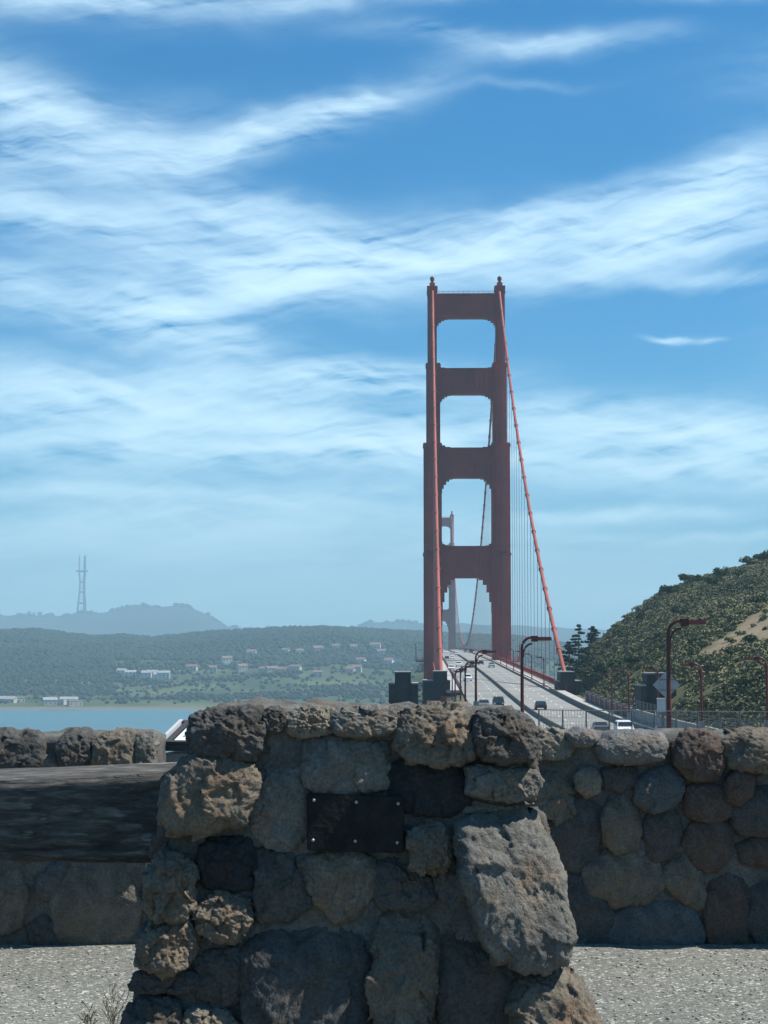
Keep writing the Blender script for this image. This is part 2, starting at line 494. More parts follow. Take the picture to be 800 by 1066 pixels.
# gravel of the viewpoint (a sheet just above the terrain)
def gravel_mat():
    m = bpy.data.materials.new('pale crushed gravel'); m.use_nodes = True
    t = m.node_tree; b = t.nodes['Principled BSDF']; L = t.links.new
    b.inputs['Roughness'].default_value = 0.9; b.inputs['Specular IOR Level'].default_value = 0.25
    tc = t.nodes.new('ShaderNodeTexCoord')
    vo = t.nodes.new('ShaderNodeTexVoronoi'); vo.inputs['Scale'].default_value = 82; vo.inputs['Randomness'].default_value = 1
    L(tc.outputs['Object'], vo.inputs['Vector'])
    sp = t.nodes.new('ShaderNodeSeparateColor'); L(vo.outputs['Color'], sp.inputs[0])
    r = t.nodes.new('ShaderNodeValToRGB')
    e = r.color_ramp.elements
    e[0].position = 0.0; e[0].color = (0.084, 0.086, 0.074, 1)
    e[1].position = 0.965; e[1].color = (0.46, 0.45, 0.40, 1)
    a = e.new(0.45); a.color = (0.150, 0.153, 0.133, 1)
    a = e.new(0.9); a.color = (0.205, 0.208, 0.183, 1)
    L(sp.outputs[0], r.inputs['Fac'])
    n = t.nodes.new('ShaderNodeTexNoise'); n.inputs['Scale'].default_value = 1.6; n.inputs['Detail'].default_value = 6
    L(tc.outputs['Object'], n.inputs['Vector'])
    mr = t.nodes.new('ShaderNodeMapRange'); mr.inputs['From Min'].default_value = .3; mr.inputs['From Max'].default_value = .7
    mr.inputs['To Min'].default_value = 0.85; mr.inputs['To Max'].default_value = 1.1
    L(n.outputs['Fac'], mr.inputs['Value'])
    x = t.nodes.new('ShaderNodeMix'); x.data_type = 'RGBA'; x.blend_type = 'MULTIPLY'; x.inputs['Factor'].default_value = 1
    L(r.outputs[0], x.inputs[6]); L(mr.outputs[0], x.inputs[7]); L(x.outputs[2], b.inputs['Base Color'])
    bp = t.nodes.new('ShaderNodeBump'); bp.inputs['Strength'].default_value = 0.8; bp.inputs['Distance'].default_value = 0.007; bp.invert = True
    L(vo.outputs['Distance'], bp.inputs['Height']); L(bp.outputs['Normal'], b.inputs['Normal'])
    return m
xs = np.linspace(-14, 14, 150); ys = np.linspace(-6, 11.5, 110)
V = [(x, y, 78.5 + 0.018 * noise.fractal(Vector((x * .9, y * .9, 3)), 1, 2, 3)) for y in ys for x in xs]
Q = [(j * 150 + i, j * 150 + i + 1, (j + 1) * 150 + i + 1, (j + 1) * 150 + i) for j in range(109) for i in range(149)]
gravel = np_mesh('gravel_ground', V, Q, gravel_mat(), smooth=True)
tag(gravel, kind='structure')
# loose pebbles that catch the light
def pebbles():
    ico = bmesh.new(); bmesh.ops.create_icosphere(ico, subdivisions=1, radius=1)
    bv = np.array([v.co[:] for v in ico.verts]); bf = np.array([[v.index for v in f.verts] for f in ico.faces]); ico.free()
    n = 1700
    Y = rng.uniform(6.6, 9.0, n); X = rng.uniform(-2.6, 2.6, n)
    s = rng.uniform(0.003, 0.009, n)
    Vs = bv[None] * s[:, None, None] * rng.uniform(.6, 1.4, (n, 1, 3)) * np.array([1, 1, .7])
    Vs = Vs + np.stack([X, Y, np.full(n, 78.502)], 1)[:, None, :]
    for i in range(n): Vs[i, :, 2] += 0.018 * noise.fractal(Vector((X[i] * .9, Y[i] * .9, 3)), 1, 2, 3)
    Fs = bf[None] + (np.arange(n) * len(bv))[:, None, None]
    m = mat('loose pebbles', (0.15, 0.15, 0.132), 0.85, color2=(0.29, 0.29, 0.255), scale=30, coord='Object', detail=0)
    o = np_mesh('pebbles', Vs.reshape(-1, 3), Fs.reshape(-1, 3), m)
    tag(o, 'loose pale pebbles scattered over the gravel', kind='stuff'); return o
pebbles()

# water
def water_mat():
    m = bpy.data.materials.new('bay water'); m.use_nodes = True
    t = m.node_tree; b = t.nodes['Principled BSDF']; L = t.links.new
    b.inputs['Base Color'].default_value = (0.035, 0.16, 0.18, 1)
    b.inputs['Roughness'].default_value = 0.35; b.inputs['Specular IOR Level'].default_value = 0.35
    tc = t.nodes.new('ShaderNodeTexCoord')
    n = t.nodes.new('ShaderNodeTexNoise'); n.inputs['Scale'].default_value = 0.12; n.inputs['Detail'].default_value = 5
    L(tc.outputs['Object'], n.inputs['Vector'])
    n2 = t.nodes.new('ShaderNodeTexNoise'); n2.inputs['Scale'].default_value = 0.004; n2.inputs['Detail'].default_value = 4
    L(tc.outputs['Object'], n2.inputs['Vector'])
    r = t.nodes.new('ShaderNodeValToRGB'); r.color_ramp.elements[0].color = (0.04, 0.105, 0.13, 1); r.color_ramp.elements[1].color = (0.055, 0.145, 0.165, 1)
    L(n2.outputs['Fac'], r.inputs['Fac']); L(r.outputs[0], b.inputs['Base Color'])
    bp = t.nodes.new('ShaderNodeBump'); bp.inputs['Strength'].default_value = 0.5; bp.inputs['Distance'].default_value = 1.0
    L(n.outputs['Fac'], bp.inputs['Height']); L(bp.outputs['Normal'], b.inputs['Normal'])
    return m
water = mesh_obj('water', [(-9000, -500, 0), (9000, -500, 0), (9000, 12500, 0), (-9000, 12500, 0)], [(0, 1, 2, 3)], water_mat())
tag(water, kind='structure')

# far shore: wooded hills behind the bay
RIDGE1 = [(-600, 648), (-200, 650), (0, 652), (40, 651), (70, 655), (100, 658), (130, 656), (160, 659), (190, 656), (215, 653), (260, 651), (300, 649), (340, 648), (380, 650), (410, 652), (440, 653), (480, 655), (540, 658), (580, 664), (620, 676), (700, 690), (1000, 700)]
PROF1 = [(2180, -.06), (2235, .015), (2270, .04), (2450, .075), (2600, .15), (2900, .42), (3300, .78), (3800, 1.0), (4600, .8), (6000, .2), (6500, -.05)]
def far_land(X, Y):
    xp = 400 + F * X / Y
    zr = EYE + (672 - lerp_table(RIDGE1, xp)) / F * 3800 - 13
    Ys = Y + 25 * noise.noise(Vector((X * .004, 0, 9)))
    z = zr * lerp_table(PROF1, Ys)
    k = min(1, max(0, (Y - 2350) / 500))
    z += k * 7 * noise.fractal(Vector((X * .0035, Y * .0035, 2)), 1, 2, 4) * (0.25 if abs(Y - 3800) < 300 else 1)
    return max(z, -4)
xs = np.arange(-2100, 2400, 30.0); ys = np.concatenate([np.arange(2150, 2700, 15.0), np.arange(2700, 4700, 40.0), np.arange(4700, 6600, 150.0)])
V = [(x, y, far_land(x, y)) for y in ys for x in xs]
nx = len(xs)
Q = [(j * nx + i, j * nx + i + 1, (j + 1) * nx + i + 1, (j + 1) * nx + i) for j in range(len(ys) - 1) for i in range(nx - 1)]
far_m = mat('meadow and scrub of the far shore', (0.035, 0.048, 0.024), 0.95, color2=(0.10, 0.118, 0.056), scale=0.006, detail=8, spec=0.05)
def beach_line(m):
    t = m.node_tree; b = t.nodes['Principled BSDF']; src = b.inputs['Base Color'].links[0].from_socket
    g = t.nodes.new('ShaderNodeNewGeometry'); sp = t.nodes.new('ShaderNodeSeparateXYZ'); t.links.new(g.outputs['Position'], sp.inputs[0])
    f = mth(t, 'MULTIPLY_ADD', sp.outputs[2], -0.5, 1.9, clamp=True)
    x = t.nodes.new('ShaderNodeMix'); x.data_type = 'RGBA'; x.inputs[7].default_value = (0.15, 0.14, 0.11, 1)
    t.links.new(f, x.inputs['Factor']); t.links.new(src, x.inputs[6]); t.links.new(x.outputs[2], b.inputs['Base Color'])
beach_line(far_m)
far_shore = np_mesh('far_shore_hills', V, Q, far_m, smooth=True)
tag(far_shore, kind='structure')
def far_hit(x, y, lo=2200, hi=5000):
    r = ray(x, y)
    for D in np.arange(lo, hi, 6.0):
        p = Vector((0, 0, EYE)) + r * (D / r.y)
        if p.z <= far_land(p.x, D): return Vector((p.x, D, far_land(p.x, D)))
    return Vector((p.x, D, far_land(p.x, D)))

RIDGE2 = [(-600, 648), (-100, 643), (0, 640), (30, 641), (60, 641), (86, 638), (105, 639), (120, 636), (130, 632), (145, 629), (152, 630), (165, 633), (180, 631), (190, 630), (205, 634), (225, 646), (245, 654), (300, 655), (370, 654), (385, 648), (440, 648), (470, 650), (560, 652), (700, 660), (1000, 660)]
def far_land2(X, Y):
    xp = 400 + F * X / Y
    zr = EYE + (672 - lerp_table(RIDGE2, xp)) / F * 9200
    p = lerp_table([(7000, -.05), (7800, .3), (8600, .72), (9200, 1.0), (10200, .6), (11500, -.05)], Y)
    z = zr * p + (8 * noise.fractal(Vector((X * .002, Y * .002, 2)), 1, 2, 4) if abs(Y - 9200) > 100 else 13 * noise.fractal(Vector((X * .008, 0, 2)), .7, 2, 5))
    return max(z, -4)
xs = np.arange(-4200, 4200, 50.0); ys = np.arange(7000, 11600, 100.0)
V = [(x, y, far_land2(x, y)) for y in ys for x in xs]
nx = len(xs)
Q = [(j * nx + i, j * nx + i + 1, (j + 1) * nx + i + 1, (j + 1) * nx + i) for j in range(len(ys) - 1) for i in range(nx - 1)]
m_ = mat('far city hills', (0.018, 0.024, 0.018), 0.95, color2=(0.05, 0.05, 0.042), scale=0.004, detail=6, spec=0.05)
tag(np_mesh('distant_hills', V, Q, m_, smooth=True), kind='structure')

# haze: the sea air that turns the far shore blue
hz = MB().box(-9400, 9400, -700, 12900, -6.0, 640).build('haze', None)
hm = bpy.data.materials.new('thin sea haze'); hm.use_nodes = True
t_ = hm.node_tree
t_.nodes.remove(t_.nodes['Principled BSDF'])
pv = t_.nodes.new('ShaderNodeVolumePrincipled')
pv.inputs['Color'].default_value = (0.52, 0.84, 1.0, 1)
pv.inputs['Density'].default_value = 1.5e-4
pv.inputs['Anisotropy'].default_value = 0.0
t_.links.new(pv.outputs[0], t_.nodes['Material Output'].inputs['Volume'])
hz.data.materials.append(hm)
tag(hz, kind='stuff')

# ------------------------------------------------------------------ foliage helpers
def ico_base(sub):
    bm = bmesh.new(); bmesh.ops.create_icosphere(bm, subdivisions=sub, radius=1)
    v = np.array([a.co[:] for a in bm.verts]); f = np.array([[a.index for a in q.verts] for q in bm.faces]); bm.free()
    return v, f
def leaf_mat(name, dark, light, scale=0.5):
    m = bpy.data.materials.new(name); m.use_nodes = True
    t = m.node_tree; b = t.nodes['Principled BSDF']; L = t.links.new
    b.inputs['Roughness'].default_value = 0.75; b.inputs['Specular IOR Level'].default_value = 0.15
    g = t.nodes.new('ShaderNodeNewGeometry')
    tc = t.nodes.new('ShaderNodeTexCoord')
    n = t.nodes.new('ShaderNodeTexNoise'); n.inputs['Scale'].default_value = scale; n.inputs['Detail'].default_value = 2
    L(tc.outputs['Object'], n.inputs['Vector'])
    n3 = t.nodes.new('ShaderNodeTexNoise'); n3.inputs['Scale'].default_value = scale * .3; n3.inputs['Detail'].default_value = 3
    L(tc.outputs['Object'], n3.inputs['Vector'])
    f = mth(t, 'ADD', mth(t, 'MULTIPLY', g.outputs['Random Per Island'], 0.38), mth(t, 'MULTIPLY_ADD', n.outputs['Fac'], 1.1, -0.45))
    f = mth(t, 'ADD', f, mth(t, 'MULTIPLY_ADD', n3.outputs['Fac'], 1.7, -0.8), clamp=True)
    r = t.nodes.new('ShaderNodeValToRGB'); r.color_ramp.elements[0].color = (*dark, 1); r.color_ramp.elements[1].color = (*light, 1)
    L(f, r.inputs['Fac']); L(r.outputs[0], b.inputs['Base Color'])
    return m
def leaves(centers, radii, n_each, size, flat=0.8, shell=0.55):
    """leaf-sized quads spread through ellipsoid clumps; returns V, Q"""
    C = np.repeat(np.asarray(centers, float), n_each, 0); Rr = np.repeat(np.asarray(radii, float), n_each)
    k = len(C)
    d = rng.normal(size=(k, 3)); d /= np.linalg.norm(d, axis=1)[:, None]
    d[:, 2] = np.where(d[:, 2] < -0.3, -d[:, 2] * .5, d[:, 2])
    rr = rng.uniform(shell, 1.0, k) ** 0.6
    P = C + d * (Rr * rr)[:, None] * np.array([1, 1, flat])
    nrm = d + rng.normal(scale=.55, size=(k, 3)); nrm /= np.linalg.norm(nrm, axis=1)[:, None]
    a = np.cross(nrm, rng.normal(size=(k, 3))); a /= np.linalg.norm(a, axis=1)[:, None]
    b = np.cross(nrm, a)
    s = (size * rng.uniform(.55, 1.3, k))[:, None]
    V = np.stack([P - a * s - b * s * .7, P + a * s - b * s * .5, P + a * s * .8 + b * s * .7, P - a * s * .7 + b * s], 1).reshape(-1, 3)
    Qd = np.arange(k * 4).reshape(-1, 4)
    return V, Qd
M['scrub'] = leaf_mat('coastal scrub leaves', (0.060, 0.072, 0.031), (0.275, 0.250, 0.130), 0.09)
M['tree_leaf'] = leaf_mat('dark tree leaves', (0.038, 0.056, 0.021), (0.115, 0.128, 0.055), 0.5)
M['pine_leaf'] = leaf_mat('cypress needles', (0.014, 0.030, 0.014), (0.045, 0.065, 0.028), 0.5)
M['bark'] = mat('bark', (0.09, 0.07, 0.05), 0.95, 0.3, 2.0)

# hillside scrub: one mass of ground cover
def hill_scrub():
    C, S = [], []
    tries = 0
    while len(C) < 14500 and tries < 160000:
        tries += 1
        xp = random.uniform(575, 1000); Y = random.uniform(165, 600)
        X = (xp - 400) / F * Y
        d = X - axis(Y)
        if d < 15: continue
        Yr = hill_ridge_Y(xp)
        if Y > Yr + 14: continue
        if sand_mask(X, Y) > 0 and random.random() < 0.93: continue
        nz = noise.fractal(Vector((X * .035, Y * .035, 11)), 0.9, 2.1, 4)
        if nz < -0.75 + random.uniform(-.15, .15): continue
        r = random.uniform(0.35, 0.9) + max(0, nz) * random.uniform(0, 1.4)
        if d < 22: r *= .6
        if 246 < Y < 262 and d < 20: continue
        C.append((X, Y, land(X, Y) + r * .3)); S.append(r)
    V, Qd = leaves(C, S, 48, 0.19, 0.7)
    o = np_mesh('hillside_scrub', V, Qd, M['scrub'])
    tag(o, 'low green scrub covering the right hillside', kind='stuff')
hill_scrub()

# far wood
def far_wood():
    bv, bf = ico_base(1)
    P, S = [], []
    tries = 0
    while len(P) < 42000 and tries < 420000:
        tries += 1
        xp = random.uniform(-250, 640)
        Y = random.choice((random.uniform(2290, 3000), random.uniform(2700, 3950), random.uniform(3000, 3950)))
        X = (xp - 400) / F * Y
        z = far_land(X, Y)
        if z < 3: continue
        yp = 672 - (z - EYE) / Y * F
        nz = noise.fractal(Vector((X * .006, Y * .006, 4)), 0.9, 2.1, 4)
        dens = 1.0 if yp < 688 else (0.45 if nz > 0.05 else 0.06)
        if 120 < xp < 430 and 700 < yp < 728: dens = 1.0 if nz > 0.02 else 0.12
        if xp < 120 and yp < 724: dens = 1.0
        if yp > 728: dens *= .4
        if random.random() > dens: continue
        P.append((X, Y, z)); S.append(random.uniform(2.4, 5.4) * (random.uniform(.4, .9) if yp > 696 else 1))
    for k in range(900):      # trees along the crest of the farthest hill
        xp = random.uniform(-60, 460); Y = random.uniform(9120, 9260); X = (xp - 400) / F * Y
        if noise.noise(Vector((xp * .06, 3, 3))) < -.05: continue
        P.append((X, Y, far_land2(X, Y) - 4)); S.append(random.uniform(5, 13))
    n = len(P); P = np.array(P); S = np.array(S)
    jit = rng.uniform(.7, 1.3, (n, len(bv), 1))
    Vs = bv[None] * jit * S[:, None, None] * np.array([1.1, 1.1, .8]) + P[:, None, :] + np.array([0, 0, 1]) * (S * .7)[:, None, None]
    Fs = bf[None] + (np.arange(n) * len(bv))[:, None, None]
    m = leaf_mat('far wood', (0.014, 0.023, 0.014), (0.032, 0.042, 0.024), 0.008)
    o = np_mesh('far_wood', Vs.reshape(-1, 3), Fs.reshape(-1, 3), m)
    tag(o, 'dark wooded slopes across the bay', kind='stuff')
far_wood()

# ------------------------------------------------------------------ trees on the near hillside
def round_tree(name, base, h, w, label, group, seed):
    random.seed(seed)
    o = empty(name, base, 0, label, 'tree', group)
    tb = MB(); tb.tube([(0, 0, -.3), (.1, 0, h * .3), (.15, .1, h * .6)], [h * .035, h * .028, h * .012], 7)
    for k in range(4):
        a = k * 1.6 + random.random(); tb.tube([(.1, 0, h * .3), (math.cos(a) * w * .5, math.sin(a) * w * .5, h * .62)], [h * .018, h * .006], 5)
    tb.build('trunk', M['bark'], o, True)
    cs, rs = [], []
    for k in range(11):
        a = random.uniform(0, 6.28); q = random.uniform(0, .75) * w
        zc = random.uniform(.42, .86) * h
        cs.append((math.cos(a) * q, math.sin(a) * q, zc)); rs.append(w * random.uniform(.3, .55))
    V, Qd = leaves(cs, rs, 110, max(.16, w * .075), .8, .35)
    np_mesh('crown', V, Qd, M['tree_leaf'], o)
    return o
def conifer(base, h, w, label, seed):
    random.seed(seed)
    o = empty('conifer_tree', base, 0, label, 'tree', 'conifers beside the bridge end')
    tb = MB(); tb.tube([(0, 0, -.3), (.05, 0, h * .5), (0.1, 0, h * .98)], [h * .022, h * .014, h * .003], 7)
    cs, rs = [], []
    n = 15
    for k in range(n):
        t = k / (n - 1); z = h * (.22 + .76 * t); ln = (w * (1 - t) ** .65 + .25) * random.uniform(.55, 1.15)
        for j in range(4):
            a = random.uniform(0, 6.28); l = ln * random.uniform(.55, 1.15)
            tip = (math.cos(a) * l, math.sin(a) * l, z - .04 * l + random.uniform(-.2, .2))
            tb.tube([(0, 0, z), tip], [h * .006, h * .002], 4)
            for s in (.45, .75, 1.0):
                cs.append((tip[0] * s, tip[1] * s, z + (tip[2] - z) * s + .1)); rs.append(max(.4, l * .32))
    tb.build('trunk', M['bark'], o, True)
    V, Qd = leaves(cs, rs, 22, .22, .5, .1)
    np_mesh('crown', V, Qd, M['pine_leaf'], o)
    return o
def hill_point(x, D):
    X = (x - 400) / F * D
    return Vector((X, D, land(X, D)))
def tree_at(x, ytop, D, w_px, fn, *a):
    p = hill_point(x, D); top = zat(ytop, D)
    return p, max(2.5, top - p.z), w_px / F * D
p, h, w = tree_at(602, 651, 425, 21, None); conifer(p, h, w, 'tallest conifer with open tiers of branches, behind the right cable foot', 3)
p, h, w = tree_at(617, 653, 452, 15, None); conifer(p, h, w, 'slim conifer just right of the tallest conifer near the bridge end', 4)
p, h, w = tree_at(592, 671, 410, 15, None); conifer(p, h, w, 'short dark conifer directly behind the right concrete cable block', 5)
TREES = [
    (612, 672, 405, 12, 'dense dark tree below the conifers at the left foot of the hill'),
    (626, 690, 385, 13, 'rounded dark tree right of the conifers, at the foot of the hill'),
    (641, 700, 352, 11, 'dark bushy tree behind the thin lamp posts left of the dark block'),
    (657, 704, 330, 10, 'small tree at the foot of the hill just left of the grey building'),
    (600, 690, 392, 10, 'low leafy tree above the red parapet beside the cable foot'),
    (662, 621, 478, 5, 'lone small round tree standing up on the hill skyline, left one'),
    (680, 610, 486, 6, 'lone round tree standing up on the hill skyline, right one'),
    (712, 600, 488, 12, 'dark tree on the skyline right of the two lone skyline trees'),
    (698, 628, 462, 13, 'dark tree clump in the middle of the upper hillside'),
    (726, 612, 480, 14, 'broad dark tree just below the skyline in the hill centre'),
    (752, 606, 485, 14, 'broad dark tree high on the slope above the bare sandy bank'),
    (778, 592, 515, 15, 'tall dark tree on the skyline near the right edge'),
    (796, 586, 520, 16, 'rightmost large dark tree on the high skyline'),
    (742, 625, 450, 11, 'dark tree in the hollow left of the sandy bank top'),
    (770, 618, 455, 12, 'rounded tree above the upper end of the sandy bank'),
    (790, 662, 330, 9, 'dark bush tree growing in the sandy bank at the right edge'),
    (782, 690, 270, 10, 'leafy tree under the sandy bank behind the rightmost lamp'),
    (760, 700, 262, 9, 'dark tree between the two right lamps above the retaining wall'),
    (740, 704, 255, 8, 'small tree behind the hooked lamp right of the diamond sign'),
    (722, 690, 300, 9, 'dark tree above the dirt track right of the tall red lamp'),
    (668, 655, 430, 11, 'dark rounded tree halfway up the left part of the hill'),
    (645, 668, 425, 10, 'dark tree on the lower left hill slope above the lamp posts'),
    (684, 680, 360, 10, 'dark tree on the slope directly above the grey building roof'),
    (708, 660, 400, 11, 'dark tree on the slope right of the tall red lamp head'),
]
for i, (x, yt, D, wp, lab) in enumerate(TREES):
    p, h, w = tree_at(x, yt, D, wp, None)
    if yt < 622: w *= .75
    h = min(h, w * 1.25)
    round_tree('hillside_tree', p, h, w, lab, 'trees on the right hillside', 20 + i)
random.seed(99)

# ------------------------------------------------------------------ highway before the bridge
def ribbon(name, x0, x1, Ys, dz, m, parent=None, thick=None, kind=None):
    V, Fc = [], []
    for Y in Ys:
        a = axis(Y); z = roadz(Y) + dz
        if thick is None: V += [(a + x0, Y, z), (a + x1, Y, z)]
        else: V += [(a + x0, Y, z), (a + x1, Y, z), (a + x1, Y, z - thick), (a + x0, Y, z - thick)]
    n = len(Ys)
    for i in range(n - 1):
        if thick is None: Fc.append((2 * i, 2 * i + 1, 2 * i + 3, 2 * i + 2))
        else:
            b = 4 * i
            for k in range(4): Fc.append((b + k, b + (k + 1) % 4, b + 4 + (k + 1) % 4, b + 4 + k))
    if thick is not None:
        Fc.append((3, 2, 1, 0)); b = 4 * (n - 1); Fc.append((b, b + 1, b + 2, b + 3))
    o = mesh_obj(name, V, Fc, m, parent)
    if kind: tag(o, kind=kind)
    return o
Yh = list(np.arange(90, 381, 10.0)); Yb = list(np.arange(380, 2400, 20.0)) + [2400.0]
ribbon('highway', -9.3, 9.3, Yh, 0.0, M['roadway'], kind='structure', thick=.3)
ribbon('pavement', 9.5, 12.6, Yh, 0.15, M['kerb'], kind='structure', thick=.5)
def dashes(Y0, Y1, kind, parent, offs=(-6.1, -3.05, 3.05, 6.1)):
    V, Fc = [], []
    for off in offs:
        Y = Y0
        while Y < Y1 - 4:
            b = len(V)
            for yy in (Y, Y + 3.6):
                a = axis(yy) + off; V += [(a - .09, yy, roadz(yy) + .02), (a + .09, yy, roadz(yy) + .02)]
            Fc.append((b, b + 1, b + 3, b + 2)); Y += 12
    o = mesh_obj('lane_marking', V, Fc, M['white_line'], parent)
    if kind: tag(o, kind=kind)
dashes(100, 378, 'structure', None)

# ------------------------------------------------------------------ the suspension bridge
bridge = empty('suspension_bridge', (axis(723), 723, 0), 0, 'long red suspension bridge with tall portal towers crossing the strait', 'bridge')
bo = Vector(bridge.location)
inv = lambda V: [(v[0] - bo.x, v[1] - bo.y, v[2] - bo.z) for v in V]
def to_bridge(o):
    o.parent = bridge; o.location = -bo
    return o
ROT = -math.atan(AXS)
PXM = F / 723.0
def tz(y): return zat(y, 723)
# tower: measured on the photograph: strut and opening heights, half widths of the legs
def stepped(cx, cz, sx, sz, rx, rz, n=4):
    """stepped quarter bracket from (cx, cz+sz*rz) to (cx+sx*rx, cz)"""
    pts = []
    for k in range(n + 1):
        a = k / n * math.pi / 2
        x = cx + sx * rx * (1 - math.cos(a)); z = cz + sz * rz * (1 - math.sin(a))
        if pts: pts.append((x, pts[-1][1]))
        pts.append((x, z))
    return pts
def make_tower(Y):
    t = empty('tower', (0, 0, 0)); t.parent = bridge
    t.location = (axis(Y) - bo.x, Y - bo.y, 0); t.rotation_euler = (0, 0, ROT)
    road = 74.0
    secs = [  # z0, z1, outer half, inner half, half depth
        (-3, road - 9, 18.3, 9.4, 8.0), (road - 9, tz(575), 17.7, 10.1, 6.6), (tz(575), tz(462), 17.65, 10.2, 6.2), (tz(462), tz(379), 16.5, 10.75, 5.2), (tz(379), tz(303), 15.9, 12.1, 4.2)]
    for s in (-1, 1):
        mb = MB()
        for (z0, z1, wo, wi, d) in secs:
            w = wo - wi; c = (wo + wi) / 2
            # stepped art deco plan: a cross of two nested blocks plus pilasters
            mb.box(s * c - w / 2, s * c + w / 2, -d * .72, d * .72, z0, z1)
            mb.box(s * c - w * .39, s * c + w * .39, -d * .86, d * .86, z0, z1 - 1.1)
            mb.box(s * c - w * .27, s * c + w * .27, -d, d, z0, z1 - 2.2)
            mb.box(s * c - w / 2 - .25, s * c + w / 2 + .25, -d * .74, d * .74, z1 - 1.4, z1 - .5)
        leg = mb.build('leg', M['orange'], t)
        # saddle housing and beacon
        zt = tz(303)
        sm = MB().box(s * 13.9 - 2.2, s * 13.9 + 2.2, -3.4, 3.4, zt - .01, zt + 1.6); sm.box(s * 13.9 - 1.1, s * 13.9 + 1.1, -2.2, 2.2, zt + 1.6, zt + 3.2)
        sm.build('saddle', M['orange'], t)
        bk = MB().tube([(s * 13.9, 0, zt + 3.2), (s * 13.9, 0, zt + 4.4)], .55, 10); bk.tube([(s * 13.9, 0, zt + 4.4), (s * 13.9, 0, zt + 5.6), (s * 13.9, 0, zt + 6.2)], [.9, .9, .3], 10)
        bk.build('beacon', M['lamp_paint'], t)
    struts = [  # top y, bottom y, half width above (inner), half width below, bracket above (rx, rz), bracket below (rx, rz)
        (307, 331.5, 13.0, 12.15, None, (4.6, 3.6)), (384, 411, 12.15, 10.8, (3.4, 1.6), (4.4, 3.6)), (466.5, 498, 10.8, 10.25, (4.2, 1.8), (4.6, 6.0)), (568.6, 602, 10.25, 10.15, (2.4, 1.6), (5.2, 14.0))]
    for (yt, yb, wa, wb, ba, bb) in struts:
        zt, zb = tz(yt), tz(yb)
        poly = []
        W = max(wa, wb) + .6
        if ba: 
            lt = [(-W, zt + ba[1])] + [(x, z) for x, z in stepped(-wa, zt, 1, 1, *ba, 3)]
        else:
            lt = [(-W, zt)]
        lb = stepped(-wb, zb, 1, -1, *bb, 5)
        lb = [(-W, lb[0][1])] + lb
        left_top = lt; right_top = [(-x, z) for x, z in reversed(lt)]
        right_bot = [(-x, z) for x, z in lb]; left_bot = list(reversed(lb))
        poly = left_top + right_top + right_bot + left_bot
        mb = MB().prism_xz(poly, -2.6, 2.6)
        # fluted panels on both faces
        n = 9; pw = (wb * 2 - 3) / n
        for k in range(n):
            x = -wb + 1.5 + (k + .5) * pw
            for sy in (-1, 1):
                mb.box(x - pw * .34, x + pw * .34, sy * 2.6 if sy > 0 else -2.95, 2.95 if sy > 0 else -2.6, zb + 1.6, zt - 1.0)
        for sy in (-1, 1):
            mb.box(-wb + .4, wb - .4, 2.61 if sy > 0 else -3.2, 3.2 if sy > 0 else -2.61, zt - .75, zt - .1)
        mb.build('portal_strut', M['orange'], t)
    # access rail on the top strut
    zt = tz(307); rm = MB()
    for sy in (-2.3, 2.3):
        rm.tube([(-11.5, sy, zt + 1.1), (11.5, sy, zt + 1.1)], .09, 5)
        for k in range(12): rm.tube([(-11.5 + k * 2.09, sy, zt), (-11.5 + k * 2.09, sy, zt + 1.1)], .07, 5)
    rm.build('access_rail', M['orange'], t)
    # cross bracing below the roadway
    xb = MB()
    for (za, zb_) in ((4, 32), (32, 62)):
        xb.tube([(-10, 0, za), (10, 0, zb_)], 1.3, 4); xb.tube([(10, 0, za), (-10, 0, zb_)], 1.3, 4); xb.box(-10, 10, -2, 2, zb_ - 1, zb_ + 1)
    xb.build('cross_brace', M['orange'], t)
    # walkway bent round the outside of each leg at roadway level
    for s in (-1, 1):
        wm = MB()
        x1 = s * 20.8; xa, xb_ = min(s * 17.0, x1), max(s * 17.0, x1)
        wm.box(xa, xb_, -8.5, 8.5, road - .6, road); 
        for yy in (-8.3, -4, 0, 4, 8.3): wm.tube([(x1, yy, road), (x1, yy, road + 1.3)], .09, 5)
        for zz in (.5, 1.25): wm.tube([(x1, -8.3, road + zz), (x1, 8.3, road + zz)], .07, 5); wm.tube([(s * 17.9, -8.3, road + zz), (x1, -8.3, road + zz)], .07, 5)
        wm.tube([(x1, -8.3, road), (x1, -8.3, road + 6.5)], .16, 6)
        wm.build('walkway', M['orange'], t)
    pm = MB().taper((-26, 26, -16, 16), (-23, 23, -13, 13), -4, 9); pm.build('pier_base', M['concrete'], t)
    return t
tower = make_tower(723)
tower['label'] = 'near tower rising above the wall'
t2 = copy_tree(tower, bridge)
t2.location = (axis(2003) - bo.x, 2003 - bo.y, 0)
t2['label'] = 'far tower seen through the near tower'

